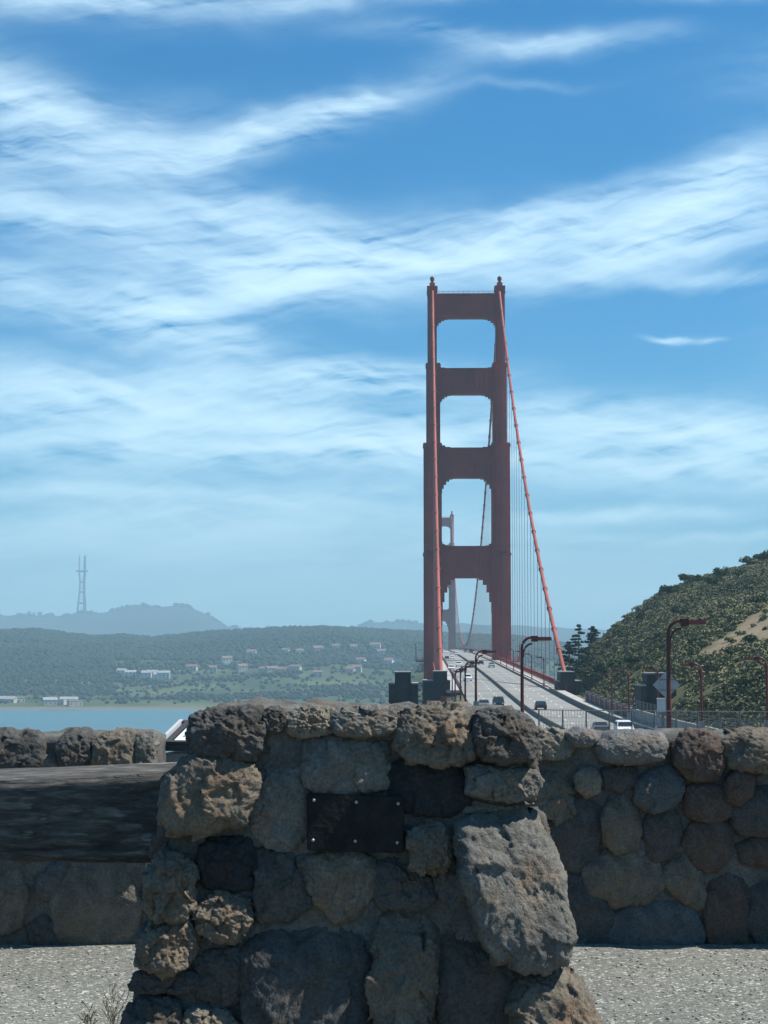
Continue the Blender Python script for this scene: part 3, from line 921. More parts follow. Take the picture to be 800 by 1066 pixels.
# main cables
ZTOP = tz(300)
def cable_z(Y):
    if Y < 723:
        t = (723 - Y) / 327.0; ze = zat(699, 396)
        return ZTOP + (ze - ZTOP) * t - 4 * 13.5 * t * (1 - t)
    if Y <= 2003:
        t = (Y - 723) / 1280.0; zm = roadz(1363) + 3.2
        return zm + (ZTOP - zm) * (2 * t - 1) ** 2
    t = (Y - 2003) / 343.0
    return ZTOP + (73.0 - ZTOP) * t - 4 * 9.5 * t * (1 - t)
CO = 13.75
for s in (-1, 1):
    pts = [(axis(Y) + s * CO, Y, cable_z(Y)) for Y in list(np.arange(390, 723, 8.0)) + list(np.arange(723, 2003, 16.0)) + list(np.arange(2003, 2347, 14.0))]
    mb = MB(); mb.tube(pts, .47, 10)
    k = 0
    for Y in np.arange(396 + 15.24, 1500, 15.24):
        if abs(Y - 723) < 9: continue
        a = Vector((axis(Y - .45) + s * CO, Y - .45, cable_z(Y - .45))); b = Vector((axis(Y + .45) + s * CO, Y + .45, cable_z(Y + .45)))
        mb.tube([a, b], .66, 10)
    o = mb.build('main_cable', M['orange_cable'], None, True); to_bridge(o)
# suspender ropes: the hundred nearest are parts, the rest one mass
Ys = [396 + 15.24 * k for k in range(1, 150)]
Ys = [Y for Y in Ys if abs(Y - 723) > 8 and abs(Y - 2003) > 8 and Y < 2340]
near, rest = [], MB()
cnt = 0
for Y in Ys:
    for s in (-1, 1):
        zc, zr = cable_z(Y) - .4, roadz(Y) - .5
        if zc - zr < 1.0: continue
        x = axis(Y) + s * CO
        if cnt < 100:
            mb = MB()
            for q in (-.22, .22): mb.tube([(x, Y + q, zr), (x, Y + q, zc)], .05, 5)
            to_bridge(mb.build('suspender_rope', M['rope'])); cnt += 1
        else:
            for q in (-.22, .22): rest.tube([(x, Y + q, zr), (x, Y + q, zc)], .062, 4, False)
o = to_bridge(rest.build('suspender_ropes', M['rope'])); o['kind'] = 'stuff'
# deck
to_bridge(ribbon('roadway', -9.3, 9.3, Yb, 0.0, M['roadway'], thick=1.0))
for s in (-1, 1):
    to_bridge(ribbon('sidewalk', min(s * 9.55, s * 12.7), max(s * 9.55, s * 12.7), Yb, 0.22, M['kerb'], thick=.6))
def truss():
    mb = MB()
    for s in (-1, 1):
        x = s * CO
        for Y0, Y1 in zip(Yb[:-1], Yb[1:]):
            P = lambda Y, dz: (axis(Y) + x, Y, roadz(Y) + dz)
            mb.tube([P(Y0, -.9), P(Y1, -.9)], .45, 4, False); mb.tube([P(Y0, -8.2), P(Y1, -8.2)], .45, 4, False)
            mid = (Y0 + Y1) / 2
            mb.tube([P(Y0, -8.2), P(mid, -.9)], .3, 4, False); mb.tube([P(mid, -.9), P(Y1, -8.2)], .3, 4, False); mb.tube([P(Y0, -8.2), P(Y0, -.9)], .3, 4, False)
    for Y in Yb: mb.box(axis(Y) - CO, axis(Y) + CO, Y - .4, Y + .4, roadz(Y) - 2.6, roadz(Y) - 1.05)
    return mb.build('stiffening_truss', M['orange'])
to_bridge(truss())
for s in (-1, 1):
    mb = MB()
    for Y0, Y1 in zip(Yb[:-1], Yb[1:]):
        P = lambda Y, dz: (axis(Y) + s * 12.9, Y, roadz(Y) + dz)
        for dz in (.45, 1.5): mb.tube([P(Y0, dz), P(Y1, dz)], .11, 4, False)
        n = 16 if Y0 < 800 else 4
        for k in range(n):
            Y = Y0 + (Y1 - Y0) * k / n; mb.tube([P(Y, .2), P(Y, 1.5)], .13 if k % 4 == 0 else .07, 4, False)
    to_bridge(mb.build('railing', M['orange']))
    mb = MB()   # inner steel guard between roadway and sidewalk
    for Y0, Y1 in zip(Yb[:-1], Yb[1:]):
        a0, a1 = axis(Y0) + s * 9.42, axis(Y1) + s * 9.42
        for (dz, hh) in ((.0, .32), (.62, .22)):
            V = [(a0 - .1, Y0, roadz(Y0) + dz), (a0 + .1, Y0, roadz(Y0) + dz), (a0 + .1, Y0, roadz(Y0) + dz + hh), (a0 - .1, Y0, roadz(Y0) + dz + hh), (a1 - .1, Y1, roadz(Y1) + dz), (a1 + .1, Y1, roadz(Y1) + dz), (a1 + .1, Y1, roadz(Y1) + dz + hh), (a1 - .1, Y1, roadz(Y1) + dz + hh)]
            mb.add(V, [(0, 1, 5, 4), (1, 2, 6, 5), (2, 3, 7, 6), (3, 0, 4, 7)])
    to_bridge(mb.build('guard_rail', M['lamp_paint']))
dashes(382, 1500, None, None)
bpy.data.objects['lane_marking.001'].parent = bridge; bpy.data.objects['lane_marking.001'].location = -bo

# median barrier runs through from the highway onto the bridge
def barrier(name, off, Y0, Y1, h, w, m, label):
    mb = MB(); Yl = list(np.arange(Y0, Y1 + 1, 10.0))
    for a, b in zip(Yl[:-1], Yl[1:]):
        prof = [(-w, 0), (w, 0), (w * .6, h * .35), (w * .4, h), (-w * .4, h), (-w * .6, h * .35)]
        V = []
        for Y in (a, b): V += [(axis(Y) + off + x, Y, roadz(Y) + .012 + z) for x, z in prof]
        mb.add(V, [(k, (k + 1) % 6, (k + 1) % 6 + 6, k + 6) for k in range(6)] + [(0, 1, 2, 3, 4, 5), (11, 10, 9, 8, 7, 6)])
    return tag(mb.build(name, m), label, 'barrier')
barrier('median_barrier', -0.4, 130, 1500, .62, .24, M['barrier'], 'long dark median barrier dividing the two directions of traffic')
barrier('road_barrier', 9.4, 150, 380, .8, .25, M['barrier'], 'dark low barrier along the right edge of the approach road')

# ------------------------------------------------------------------ concrete cable blocks
def cable_block(name, x0, x1, yt_low, u0, u1, yt_up, D, depth, label, group, base):
    xa, xb = at(x0, 700, D).x, at(x1, 700, D).x; ua, ub = at(u0, 700, D).x, at(u1, 700, D).x
    zl, zu = zat(yt_low, D), zat(yt_up, D)
    cx = (xa + xb) / 2; w = xb - xa
    o = empty(name, (cx, D, base), 0, label, 'bridge pylon', group)
    b = MB(); zl -= base; zu -= base
    b.box(xa - cx, ua - cx - .12, .3, depth, 0, zl); b.box(ub - cx + .12, xb - cx, .3, depth, 0, zl)
    b.box(ua - cx - .12, ub - cx + .12, .75, depth - .4, 0, zl)
    b.build('base_block', M['concrete_dark'], o)
    u = MB().box(ua - cx, ub - cx, 0.9, depth - .6, zl + .004, zu); u.box((ua - cx) * .55, (ub - cx) * .55, .55, .9, 0, zu - .5)
    u.build('upper_block', M['concrete_dark'], o)
    c = MB()  # pale slabs: sunlight on the block tops put into the colour
    c.box(xa - cx - .06, ua - cx - .18, .22, depth + .06, zl + .002, zl + .22); c.box(ub - cx + .18, xb - cx + .06, .22, depth + .06, zl + .002, zl + .22)
    c.box(ua - cx - .08, ub - cx + .08, .82, depth - .52, zu + .002, zu + .2)
    c.build('sunlit_cap', M['concrete'], o)
    return o
cable_block('concrete_pylon', 405, 435.5, 712.5, 411.5, 428, 700.5, 282, 7, 'dark stepped concrete block standing clear of the tower, leftmost of the four', 'concrete blocks at the bridge end', 62)
cable_block('concrete_pylon', 441, 469, 709, 452, 466, 699.5, 380, 9, 'dark concrete block in front of the tower foot where the left cable ends', 'concrete blocks at the bridge end', 58)
cable_block('concrete_pylon', 581.5, 605.5, 709.6, 584, 599, 700, 380, 9, 'dark concrete block at the foot of the right cable beside conifers', 'concrete blocks at the bridge end', 60)
cable_block('concrete_pylon', 667.5, 704.5, 714.5, 674.5, 695.5, 702, 253, 6, 'dark stepped concrete block behind the diamond sign on the right', 'concrete blocks at the bridge end', 66)

# ------------------------------------------------------------------ street lamps
def make_lamp(h, label, group, side=1, reach=1.35, k=1.0):
    o = empty('street_lamp', (0, 0, 0), 0, label, 'street lamp', group)
    p = MB()
    n = 10; r = .8 * k
    arc = [(0, 0, -.4), (0, 0, h * .3), (0, 0, h - r)] + [(r * (1 - math.cos(a)), 0, h - r + r * math.sin(a)) for a in [math.pi / 2 * i / n for i in range(1, n + 1)]]
    p.tube(arc, [.17 * k, .15 * k, .12 * k] + [.11 * k] * n, 8)
    p.build('pole', M['lamp_paint'], o, True)
    a2 = [(.12 * k, 0, h - r - .75 * k)] + [(.1 * k + .72 * k * (1 - math.cos(a)), 0, h - r - .55 * k + .85 * k * math.sin(a)) for a in [math.pi / 2 * i / 7 for i in range(0, 8)]]
    MB().tube(a2, .075 * k, 6).build('brace', M['lamp_paint'], o, True)
    hd = MB().box(.75 * k, 1.25 * k, -.16 * k, .16 * k, h - .34 * k, h + .12 * k); hd.taper((1.25 * k, 1.25 * k + reach * k * .8, -.2 * k, .2 * k), (1.25 * k, 1.25 * k + reach * k * .78, -.15 * k, .15 * k), h - .24 * k, h + .04 * k)
    hd.build('lamp_head', M['lamp_paint'], o)
    MB().box(1.32 * k, 1.2 * k + reach * k * .72, -.15 * k, .15 * k, h - .29 * k, h - .243 * k).build('lens', M['lens'], o)
    bs = MB().box(-.28 * k, .28 * k, -.28 * k, .28 * k, -.4, .5); bs.build('base', M['concrete'], o)
    if side < 0: o.rotation_euler.z = math.pi
    return o
def put_lamp(x, ytop, D, h, label, side=1, group='street lamps along the road', k=1.0):
    p = at(x, ytop, D)
    o = make_lamp(h, label, group, side, k=k); o.location = (p.x, D, p.z - h); return o
put_lamp(543.5, 663.5, 128, 7.0, 'tall red street lamp in front of the right traffic lanes', 1, k=.92)
put_lamp(495.5, 677.5, 205, 6.3, 'red street lamp with its head over the median, second tallest at bridge', 1)
put_lamp(484.5, 689, 255, 6.3, 'red street lamp just left of the one over the median', 1)
put_lamp(479.5, 693.5, 290, 6.0, 'third red lamp left of the median in the receding left row', 1, k=.9)
put_lamp(474, 696.5, 320, 5.8, 'second farthest lamp of the receding row by the left cable', 1, k=.9)
put_lamp(471, 698.5, 345, 5.5, 'farthest lamp of the receding row beside the left cable foot', 1, k=.9)
put_lamp(695.5, 646, 100, 6.9, 'tallest red street lamp standing in front of the diamond sign', 1, k=.92)
put_lamp(730, 691, 178, 6.2, 'dark street lamp with hooked head left, right of the diamond sign', -1, k=.9)
put_lamp(798, 684.5, 165, 6.3, 'dark street lamp hooked to the left at the right photo edge', -1, k=.9)
put_lamp(654.5, 698.5, 235, 6.0, 'thin dark lamp left of the dark block behind the diamond sign', -1, k=.8)
put_lamp(637, 703, 268, 5.8, 'thin dark lamp behind the red parapet, nearer the conifers', -1, k=.8)
put_lamp(685, 694.5, 215, 5.6, 'hooked lamp head peeping out above the block behind the sign', -1, k=.8)
for i, (Y, lab) in enumerate(((406, 'small lamp on the right bridge sidewalk nearest the right cable foot'), (452, 'second small lamp along the right bridge sidewalk behind the tall lamp'), (498, 'third small lamp along the right bridge sidewalk'), (544, 'fourth small lamp along the right bridge sidewalk'), (590, 'fifth small lamp along the right bridge sidewalk near the tower'), (636, 'sixth small lamp on the right sidewalk in front of the tower leg'))):
    o = make_lamp(6.6, lab, 'lamps on the bridge sidewalk', -1, k=.8); o.location = (axis(Y) + 9.9, Y, roadz(Y) + .2)

# ------------------------------------------------------------------ vehicles
PAINT = {}
def paint(c):
    if c not in PAINT:
        cols = {'white': (.78, .78, .77), 'silver': (.42, .43, .44), 'black': (.015, .016, .018), 'grey': (.12, .125, .13), 'red': (.38, .02, .02), 'blue': (.04, .08, .2), 'tan': (.35, .3, .22)}
        PAINT[c] = mat(c + ' car paint', cols[c], 0.28, spec=0.6)
    return PAINT[c]
def make_car(kind, colour):
    """car pointing to -Y (towards the camera); origin on the road"""
    o = empty('parked_car' if False else 'car', (0, 0, 0))
    L_, W_, H_ = {'sedan': (4.6, 1.8, 1.45), 'suv': (4.8, 1.95, 1.78), 'van': (5.4, 2.0, 2.2)}[kind]
    if kind == 'sedan': side = [(-2.3, .3), (-2.28, .62), (-1.25, .86), (-.55, 1.38), (.55, 1.45), (1.5, 1.02), (2.28, .95), (2.3, .35)]; gl = (2, 3, 4, 5)
    elif kind == 'suv': side = [(-2.4, .35), (-2.36, .85), (-1.35, 1.05), (-.75, 1.68), (1.6, 1.76), (2.2, 1.15), (2.38, 1.0), (2.4, .4)]; gl = (2, 3, 4, 5)
    else: side = [(-2.7, .35), (-2.66, .95), (-1.95, 1.15), (-1.35, 2.1), (2.5, 2.2), (2.66, 1.2), (2.7, 1.0), (2.7, .4)]; gl = (2, 3, 4, 5)
    V, n = [], len(side)
    for sx in (-1, 1):
        for (y, z) in side:
            tum = W_ / 2 * (1 - .16 * max(0, (z - 1.0)) / max(.3, H_ - 1.0)); V.append((sx * tum, y, z))
    Fc = [tuple(range(n)), tuple(range(2 * n - 1, n - 1, -1))] + [(i, i + n, (i + 1) % n + n, (i + 1) % n) for i in range(n)]
    b = mesh_obj('body', V, Fc, paint(colour), o)
    bm = bmesh.new(); bm.from_mesh(b.data); bmesh.ops.recalc_face_normals(bm, faces=bm.faces); bmesh.ops.bevel(bm, geom=list(bm.edges), offset=.06, segments=2, affect='EDGES'); bm.to_mesh(b.data); bm.free()
    # glazing sits 12 mm proud of the body
    def pane(name, i, j, inset=.1):
        a, c = Vector((0, *side[i])), Vector((0, *side[j])); d = (c - a); nn = Vector((0, -d.z, d.y)).normalized()
        if nn.z < 0: nn = -nn
        a2, c2 = a + d * .12 + nn * .012, c - d * .1 + nn * .012
        wv = lambda z: W_ / 2 * (1 - .16 * max(0, z - 1) / max(.3, H_ - 1)) - inset
        V = [(-wv(a2.z), a2.y, a2.z), (wv(a2.z), a2.y, a2.z), (wv(c2.z), c2.y, c2.z), (-wv(c2.z), c2.y, c2.z)]
        V2 = [(x, y - nn.y * .01, z - nn.z * .01) for x, y, z in V]
        MB().add(V + V2, [(0, 1, 2, 3), (7, 6, 5, 4), (0, 4, 5, 1), (1, 5, 6, 2), (2, 6, 7, 3), (3, 7, 4, 0)]).build(name, M['glass'], o)
    pane('windscreen', 2, 3); pane('rear_window', 4, 5)
    for sx in (-1, 1):
        y0, y1 = side[2][0] + .35, side[5][0] - .25; z0 = max(side[2][1], side[5][1]) + .05; z1 = side[3][1] - .1; ya, yb = side[3][0] + .05, side[4][0] - .02
        xw = lambda z: sx * (W_ / 2 * (1 - .16 * max(0, z - 1) / max(.3, H_ - 1)) + .012)
        V = [(xw(z0), y0, z0), (xw(z0), y1, z0), (xw(z1), yb, z1), (xw(z1), ya, z1)]; V2 = [(x - sx * .02, y, z) for x, y, z in V]
        MB().add(V + V2, [(0, 1, 2, 3), (7, 6, 5, 4), (0, 4, 5, 1), (1, 5, 6, 2), (2, 6, 7, 3), (3, 7, 4, 0)]).build('side_window', M['glass'], o)
        for yy in (-L_ * .31, L_ * .31):
            MB().tube([(sx * (W_ / 2 - .24), yy, .34), (sx * (W_ / 2 + .01), yy, .34)], .34, 14).build('wheel', M['tyre'], o, False)
        MB().box(sx * W_ * .36 - .18, sx * W_ * .36 + .18, -L_ / 2 - .035, -L_ / 2 + .05, .62, .78).build('headlight', M['headlamp'], o)
        MB().box(sx * W_ * .38 - .14, sx * W_ * .38 + .14, L_ / 2 - .05, L_ / 2 + .03, .75, .93).build('tail_light', M['tail'], o)
    return o
CARS = [  # photo x, y of the wheels, kind, colour, away, label
    (464, 680, 'suv', 'white', 0, 'white car farthest up the oncoming lanes beside the tower leg'),
    (470.5, 681, 'sedan', 'silver', 0, 'silver car in the distant oncoming queue near the tower leg'),
    (476, 682, 'suv', 'white', 0, 'white car beside the median in the distant oncoming queue'),
    (465.5, 686.5, 'sedan', 'black', 0, 'black car close to the left cable in the oncoming lanes'),
    (471, 686, 'sedan', 'white', 0, 'white car right of the black car near the left cable'),
    (478, 694, 'suv', 'white', 0, 'larger white car midway down the oncoming lanes near the median'),
    (470, 698, 'suv', 'white', 0, 'white car next to the receding lamp row, left oncoming lane'),
    (487, 695, 'sedan', 'tan', 0, 'tan car close to the median behind the lamp head'),
    (482, 700, 'sedan', 'grey', 0, 'grey car between two lamp poles in the oncoming lanes'),
    (487, 709, 'suv', 'white', 0, 'nearest white car in the oncoming lanes left of the median'),
    (485, 679.5, 'van', 'silver', 1, 'silver van at the crest of the bridge beside the median'),
    (490.5, 680, 'van', 'grey', 1, 'dark grey van at the crest of the bridge right lanes'),
    (496, 681, 'suv', 'white', 1, 'white car driving away at the bridge crest by the guard rail'),
    (501, 692, 'sedan', 'black', 1, 'black car driving away in the right lanes left of the tower leg'),
    (512, 695, 'suv', 'silver', 1, 'silver car driving away beside the guard rail below the tower leg'),
    (504, 737, 'sedan', 'grey', 0, 'grey car half hidden by the stone wall, left of the black one'),
    (519, 736, 'suv', 'black', 0, 'black car half hidden by the stone wall beside the median'),
    (563, 739, 'sedan', 'black', 1, 'black car in the right lanes just above the stone wall'),
    (650, 766, 'suv', 'white', 0, 'white car with headlights facing the photo above the stone wall'),
    (625, 764, 'sedan', 'grey', 1, 'low dark grey car left of the white headlight car'),
    (690, 769, 'sedan', 'grey', 1, 'grey car roof beside the foot of the tallest lamp'),
]
protos = {}
for (x, y, kind, colour, away, lab) in CARS:
    p = road_hit(x, y)
    key = (kind, colour)
    if key not in protos: protos[key] = o = make_car(kind, colour)
    else: o = copy_tree(protos[key])
    o.location = (p.x, p.y, roadz(p.y) + .01); o.rotation_euler.z = ROT + (math.pi if away else 0)
    tag(o, lab, 'car', 'cars on the bridge road')

M['rust'] = mat('faded rust red paint', (0.15, 0.055, 0.04), 0.8, .2, .6)
# ------------------------------------------------------------------ roadside: parapet, retaining wall, fences, signs
def along(off, Y, dz=0): return Vector((axis(Y) + off, Y, roadz(Y) + dz))
def strip_wall(mb, off, Y0, Y1, h, th, step=5.0):
    Yl = list(np.arange(Y0, Y1, step)) + [Y1]
    for a, b in zip(Yl[:-1], Yl[1:]):
        V = []
        for Y in (a, b):
            c = along(off, Y); V += [(c.x - th, Y, c.z - 1.2), (c.x + th, Y, c.z - 1.2), (c.x + th, Y, c.z + h), (c.x - th, Y, c.z + h)]
        mb.add(V, [(k, (k + 1) % 4, (k + 1) % 4 + 4, k + 4) for k in range(4)] + [(3, 2, 1, 0), (4, 5, 6, 7)])
o = empty('parapet_wall', along(12.9, 262), 0, 'low rust red parapet with pilasters left of the white car', 'wall')
mb = MB(); strip_wall(mb, 12.9, 262, 330, 1.5, .15); q = mb.build('panel', M['rust']); q.parent = o; q.location = -Vector(o.location)
mb = MB(); strip_wall(mb, 12.9, 262, 330, 1.55, .22, 68); 
cap = MB()
for Y in np.arange(262, 331, 8.5):
    c = along(12.9, Y); q = MB().box(-.4, .4, -.4, .4, -1.2, 1.9).build('pilaster', M['concrete'], o); q.location = c - Vector(o.location)
o = empty('retaining_wall', along(12.75, 120), 0, 'long grey retaining wall with a mesh fence on the right of the road', 'wall')
mb = MB(); strip_wall(mb, 12.75, 120, 262, 1.7, .18); q = mb.build('wall', M['concrete']); q.parent = o; q.location = -Vector(o.location)
fm = MB(); pm = []
for Y in np.arange(121, 262, 4.0):
    c = along(12.75, Y, 1.7); pm.append(c)
    q = MB().tube([(0, 0, 0), (0, 0, 1.25)], .06, 6).build('post', M['fence_metal'], o); q.location = c - Vector(o.location)
for dz in (.1, .35, .6, .85, 1.1, 1.25):
    for a, b in zip(pm[:-1], pm[1:]): fm.tube([a + Vector((0, 0, dz)), b + Vector((0, 0, dz))], .018, 4, False)
q = fm.build('wire_mesh', M['fence_metal']); q.parent = o; q.location = -Vector(o.location)

# fence at the edge of the viewpoint, between the stone wall and the road
def near_fence():
    A, B = Vector((8.0, 92, 0)), Vector((42, 112, 0))
    n = 26
    o = empty('chain_link_fence', (A.x, A.y, land(A.x, A.y)), 0, 'thin wire fence with slim posts between the stone wall and the road', 'fence')
    base = Vector(o.location); pts = []
    for k in range(n + 1):
        p = A.lerp(B, k / n)
        top = zat(739 + 5 * k / n, p.y)
        pts.append((p, top)); g = land(p.x, p.y)
        q = MB().tube([(0, 0, g - .3 - top), (0, 0, 0)], .04, 6).build('post', M['fence_metal'], o); q.location = Vector((p.x, p.y, top)) - base
    w = MB()
    for (a, ta), (b, tb) in zip(pts[:-1], pts[1:]):
        for dz in np.arange(0, 2.0, .2):
            w.tube([(a.x, a.y, ta - dz), (b.x, b.y, tb - dz)], .007 if 0 < dz else .03, 4, False)
        for s in np.arange(0, 1, .125):
            m0 = a.lerp(b, s); m1 = a.lerp(b, s + .125); t0 = ta
            w.tube([(m0.x, m0.y, t0), (m1.x, m1.y, t0 - 2)], .005, 3, False); w.tube([(m1.x, m1.y, t0), (m0.x, m0.y, t0 - 2)], .005, 3, False)
    q = w.build('wire_mesh', M['fence_metal']); q.parent = o; q.location = -base
near_fence()
# diamond sign seen from behind
p = at(694, 713, 112)
o = empty('diamond_sign', (p.x, p.y, land(p.x, p.y)), 0, 'diamond shaped road sign seen from its grey back behind the tallest lamp', 'road sign')
zc = p.z - o.location.z; hd = 14.2 / F * 112
MB().prism_xz([(-hd, zc), (0, zc - hd), (hd, zc), (0, zc + hd)], -.015, .015).build('sign_plate', M['sign_back'], o)
MB().box(-.05, .05, .017, .1, -.5, zc + .6).build('post', M['fence_metal'], o)
MB().box(-.5, .5, -.05, -.017, zc - .35, zc - .3).box(-.5, .5, -.05, -.017, zc + .3, zc + .35).build('stiffener', M['fence_metal'], o)
p = at(690, 734, 118)
o = empty('utility_box', (p.x, p.y, land(p.x, p.y)), 0, 'pale utility cabinet on a stand under the diamond sign', 'utility box')
zc = p.z - o.location.z
MB().box(-.34, .34, -.2, .2, zc - .45, zc + .4).build('cabinet', M['pale_metal'], o)
MB().box(-.38, .38, -.24, .24, zc + .402, zc + .45).build('lid', M['pale_metal'], o)
MB().box(-.1, .1, -.1, .1, -.3, zc - .452).build('stand', M['fence_metal'], o)

# ------------------------------------------------------------------ lattice mast on the far hill
def mast():
    D = 9200; b = at(86, 638, D)
    o = empty('broadcast_tower', (b.x, D, b.z - 10), 0, 'tall three legged broadcast mast on the far hilltop', 'tower')
    H = 308
    prof = [(0, 27), (60, 22), (118, 16), (170, 14), (228, 21)]
    ang = [R(a) for a in (80, 200, 320)]
    for a in ang:
        pts = [(math.cos(a) * r, math.sin(a) * r, z) for z, r in prof]
        MB().tube(pts, [4.8, 4.4, 4.0, 4.0, 4.0], 6).build('leg', M['mast'], o)
        MB().tube([(math.cos(a) * 19, math.sin(a) * 19, 228), (math.cos(a) * 19, math.sin(a) * 19, H)], [3.4, 2.6], 6).build('antenna', M['mast'], o)
    cb = MB()
    for z, r in ((60, 22), (118, 16), (170, 14), (226, 33)):
        P = [(math.cos(a) * r, math.sin(a) * r, z) for a in ang]
        for i in range(3): cb.tube([P[i], P[(i + 1) % 3]], 4.6 if z < 200 else 6.0, 5)
    cb.build('crossbeam', M['mast'], o)
    gy = MB()
    for (z0, r0), (z1, r1) in zip(prof[:-1], prof[1:]):
        for i in range(3):
            a, c = ang[i], ang[(i + 1) % 3]
            gy.tube([(math.cos(a) * r0, math.sin(a) * r0, z0), (math.cos(c) * r1, math.sin(c) * r1, z1)], .7, 4)
    gy.build('bracing', M['mast'], o)
M['mast'] = mat('mast steel', (0.07, 0.055, 0.06), 0.6)
mast()

# ------------------------------------------------------------------ buildings across the bay
M['house_white'] = mat('white house wall', (0.58, 0.57, 0.54), 0.8, .06, .1)
M['house_cream'] = mat('cream house wall', (0.42, 0.39, 0.33), 0.8, .06, .1)
M['roof_red'] = mat('red tile roof', (0.20, 0.12, 0.10), 0.85, .15, .2)
M['roof_grey'] = mat('grey roof', (0.30, 0.30, 0.30), 0.85, .15, .2)
M['window_dark'] = mat('dark windows', (0.03, 0.035, 0.04), 0.2)
ORD = ['first', 'second', 'third', 'fourth', 'fifth', 'sixth', 'seventh', 'eighth', 'ninth', 'tenth', 'eleventh', 'twelfth']
def house(p, w, d, h, wall, roof, label, group, gable=True, rz=0.0):
    o = empty('house', p, rz, label, 'house', group)
    MB().box(-w / 2, w / 2, -d / 2, d / 2, -4, h).build('wall', wall, o)
    if gable:
        rh = min(w, d) * .32
        V = [(-w / 2 - .5, -d / 2 - .5, h + .01), (w / 2 + .5, -d / 2 - .5, h + .01), (w / 2 + .5, d / 2 + .5, h + .01), (-w / 2 - .5, d / 2 + .5, h + .01), (-w / 2 - .5, 0, h + rh), (w / 2 + .5, 0, h + rh)]
        MB().add(V, [(0, 1, 5, 4), (2, 3, 4, 5), (1, 2, 5), (3, 0, 4), (3, 2, 1, 0)]).build('roof', roof, o)
    else:
        MB().box(-w / 2 - .3, w / 2 + .3, -d / 2 - .3, d / 2 + .3, h + .01, h + .8).build('roof', roof, o)
    n = max(2, int(w / 5)); proto = None
    for k in range(n):
        for zz in np.arange(1.4, h - 2.0, 3.6):
            x = -w / 2 + (k + .5) * w / n
            if proto is None: q = proto = MB().box(-.8, .8, -.06, .05, 0, 1.7).build('window', M['window_dark'], o)
            else: q = proto.copy(); COL.objects.link(q); q.parent = o
            q.location = (x, -d / 2, zz)
    return o
ROWS = [
    ('white houses of the bright terrace across the bay', 'white house of the bright close-set row on the green slope, counted from the left', 'house_white', 'roof_grey', 8.5,
     [(153, 706), (159, 706), (165, 707), (171, 707), (127, 703), (136, 705)]),
    ('pale houses along the green meadow across the bay', 'pale house along the top of the far green meadow, counted from the left', 'house_cream', 'roof_red', 8,
     [(200, 699), (222, 701), (252, 699), (275, 702), (283, 702), (292, 701), (308, 699), (331, 705), (365, 701), (372, 700)]),
    ('houses scattered high in the far wood', 'house half hidden high in the far wood, counted from the left', 'house_white', 'roof_red', 9,
     [(236, 690), (262, 684), (298, 681), (312, 683), (331, 679), (350, 677), (368, 678), (376, 692), (391, 677), (397, 683), (405, 693)]),
    ('low pale sheds on the far shoreline', 'low pale shed on the far shoreline at left, counted from the left', 'house_cream', 'roof_grey', 6,
     [(8, 732), (17, 731), (52, 734), (60, 734), (72, 733), (78, 735)]),
]
for group, lab, wk, rk, hh, pts in ROWS:
    for i, (x, y) in enumerate(sorted(pts)):
        p = far_hit(x, y)
        w = random.uniform(12, 19) * (1.25 if 'shed' in lab else 1)
        house(p, w, random.uniform(9, 12), hh * random.uniform(.8, 1.15), M[wk], M[rk], ORD[i] + ' ' + lab, group, 'shed' not in lab or i % 2 == 0, random.uniform(-.5, .5))
# long flat retaining edge under the terrace, and shoreline strip
sk = []
p = far_hit(408, 692); house(p, 34, 14, 9, M['house_white'], M['roof_grey'], 'brightest broad white building in the far wood near the leftmost dark block', None, False)
for i, (x, w, h) in enumerate(((31, 20, 20), (36, 14, 15), (42, 24, 17), (53, 36, 12))):
    D = 9190; yb = lerp_table(RIDGE2, x); b = at(x, yb, D)
    o = empty('apartment_block', (b.x, D, b.z - 14), 0, ['first', 'second', 'third', 'fourth', 'fifth', 'sixth'][i] + ' block on the farthest city skyline, counted from the left', 'building', 'city blocks on the far skyline')
    MB().box(-w / 2, w / 2, -15, 15, 0, h + 14).build('wall', M['house_cream'], o)
    MB().box(-w / 4, w / 4, -8, 8, h + 14.02, h + 18).build('roof_house', M['roof_grey'], o)

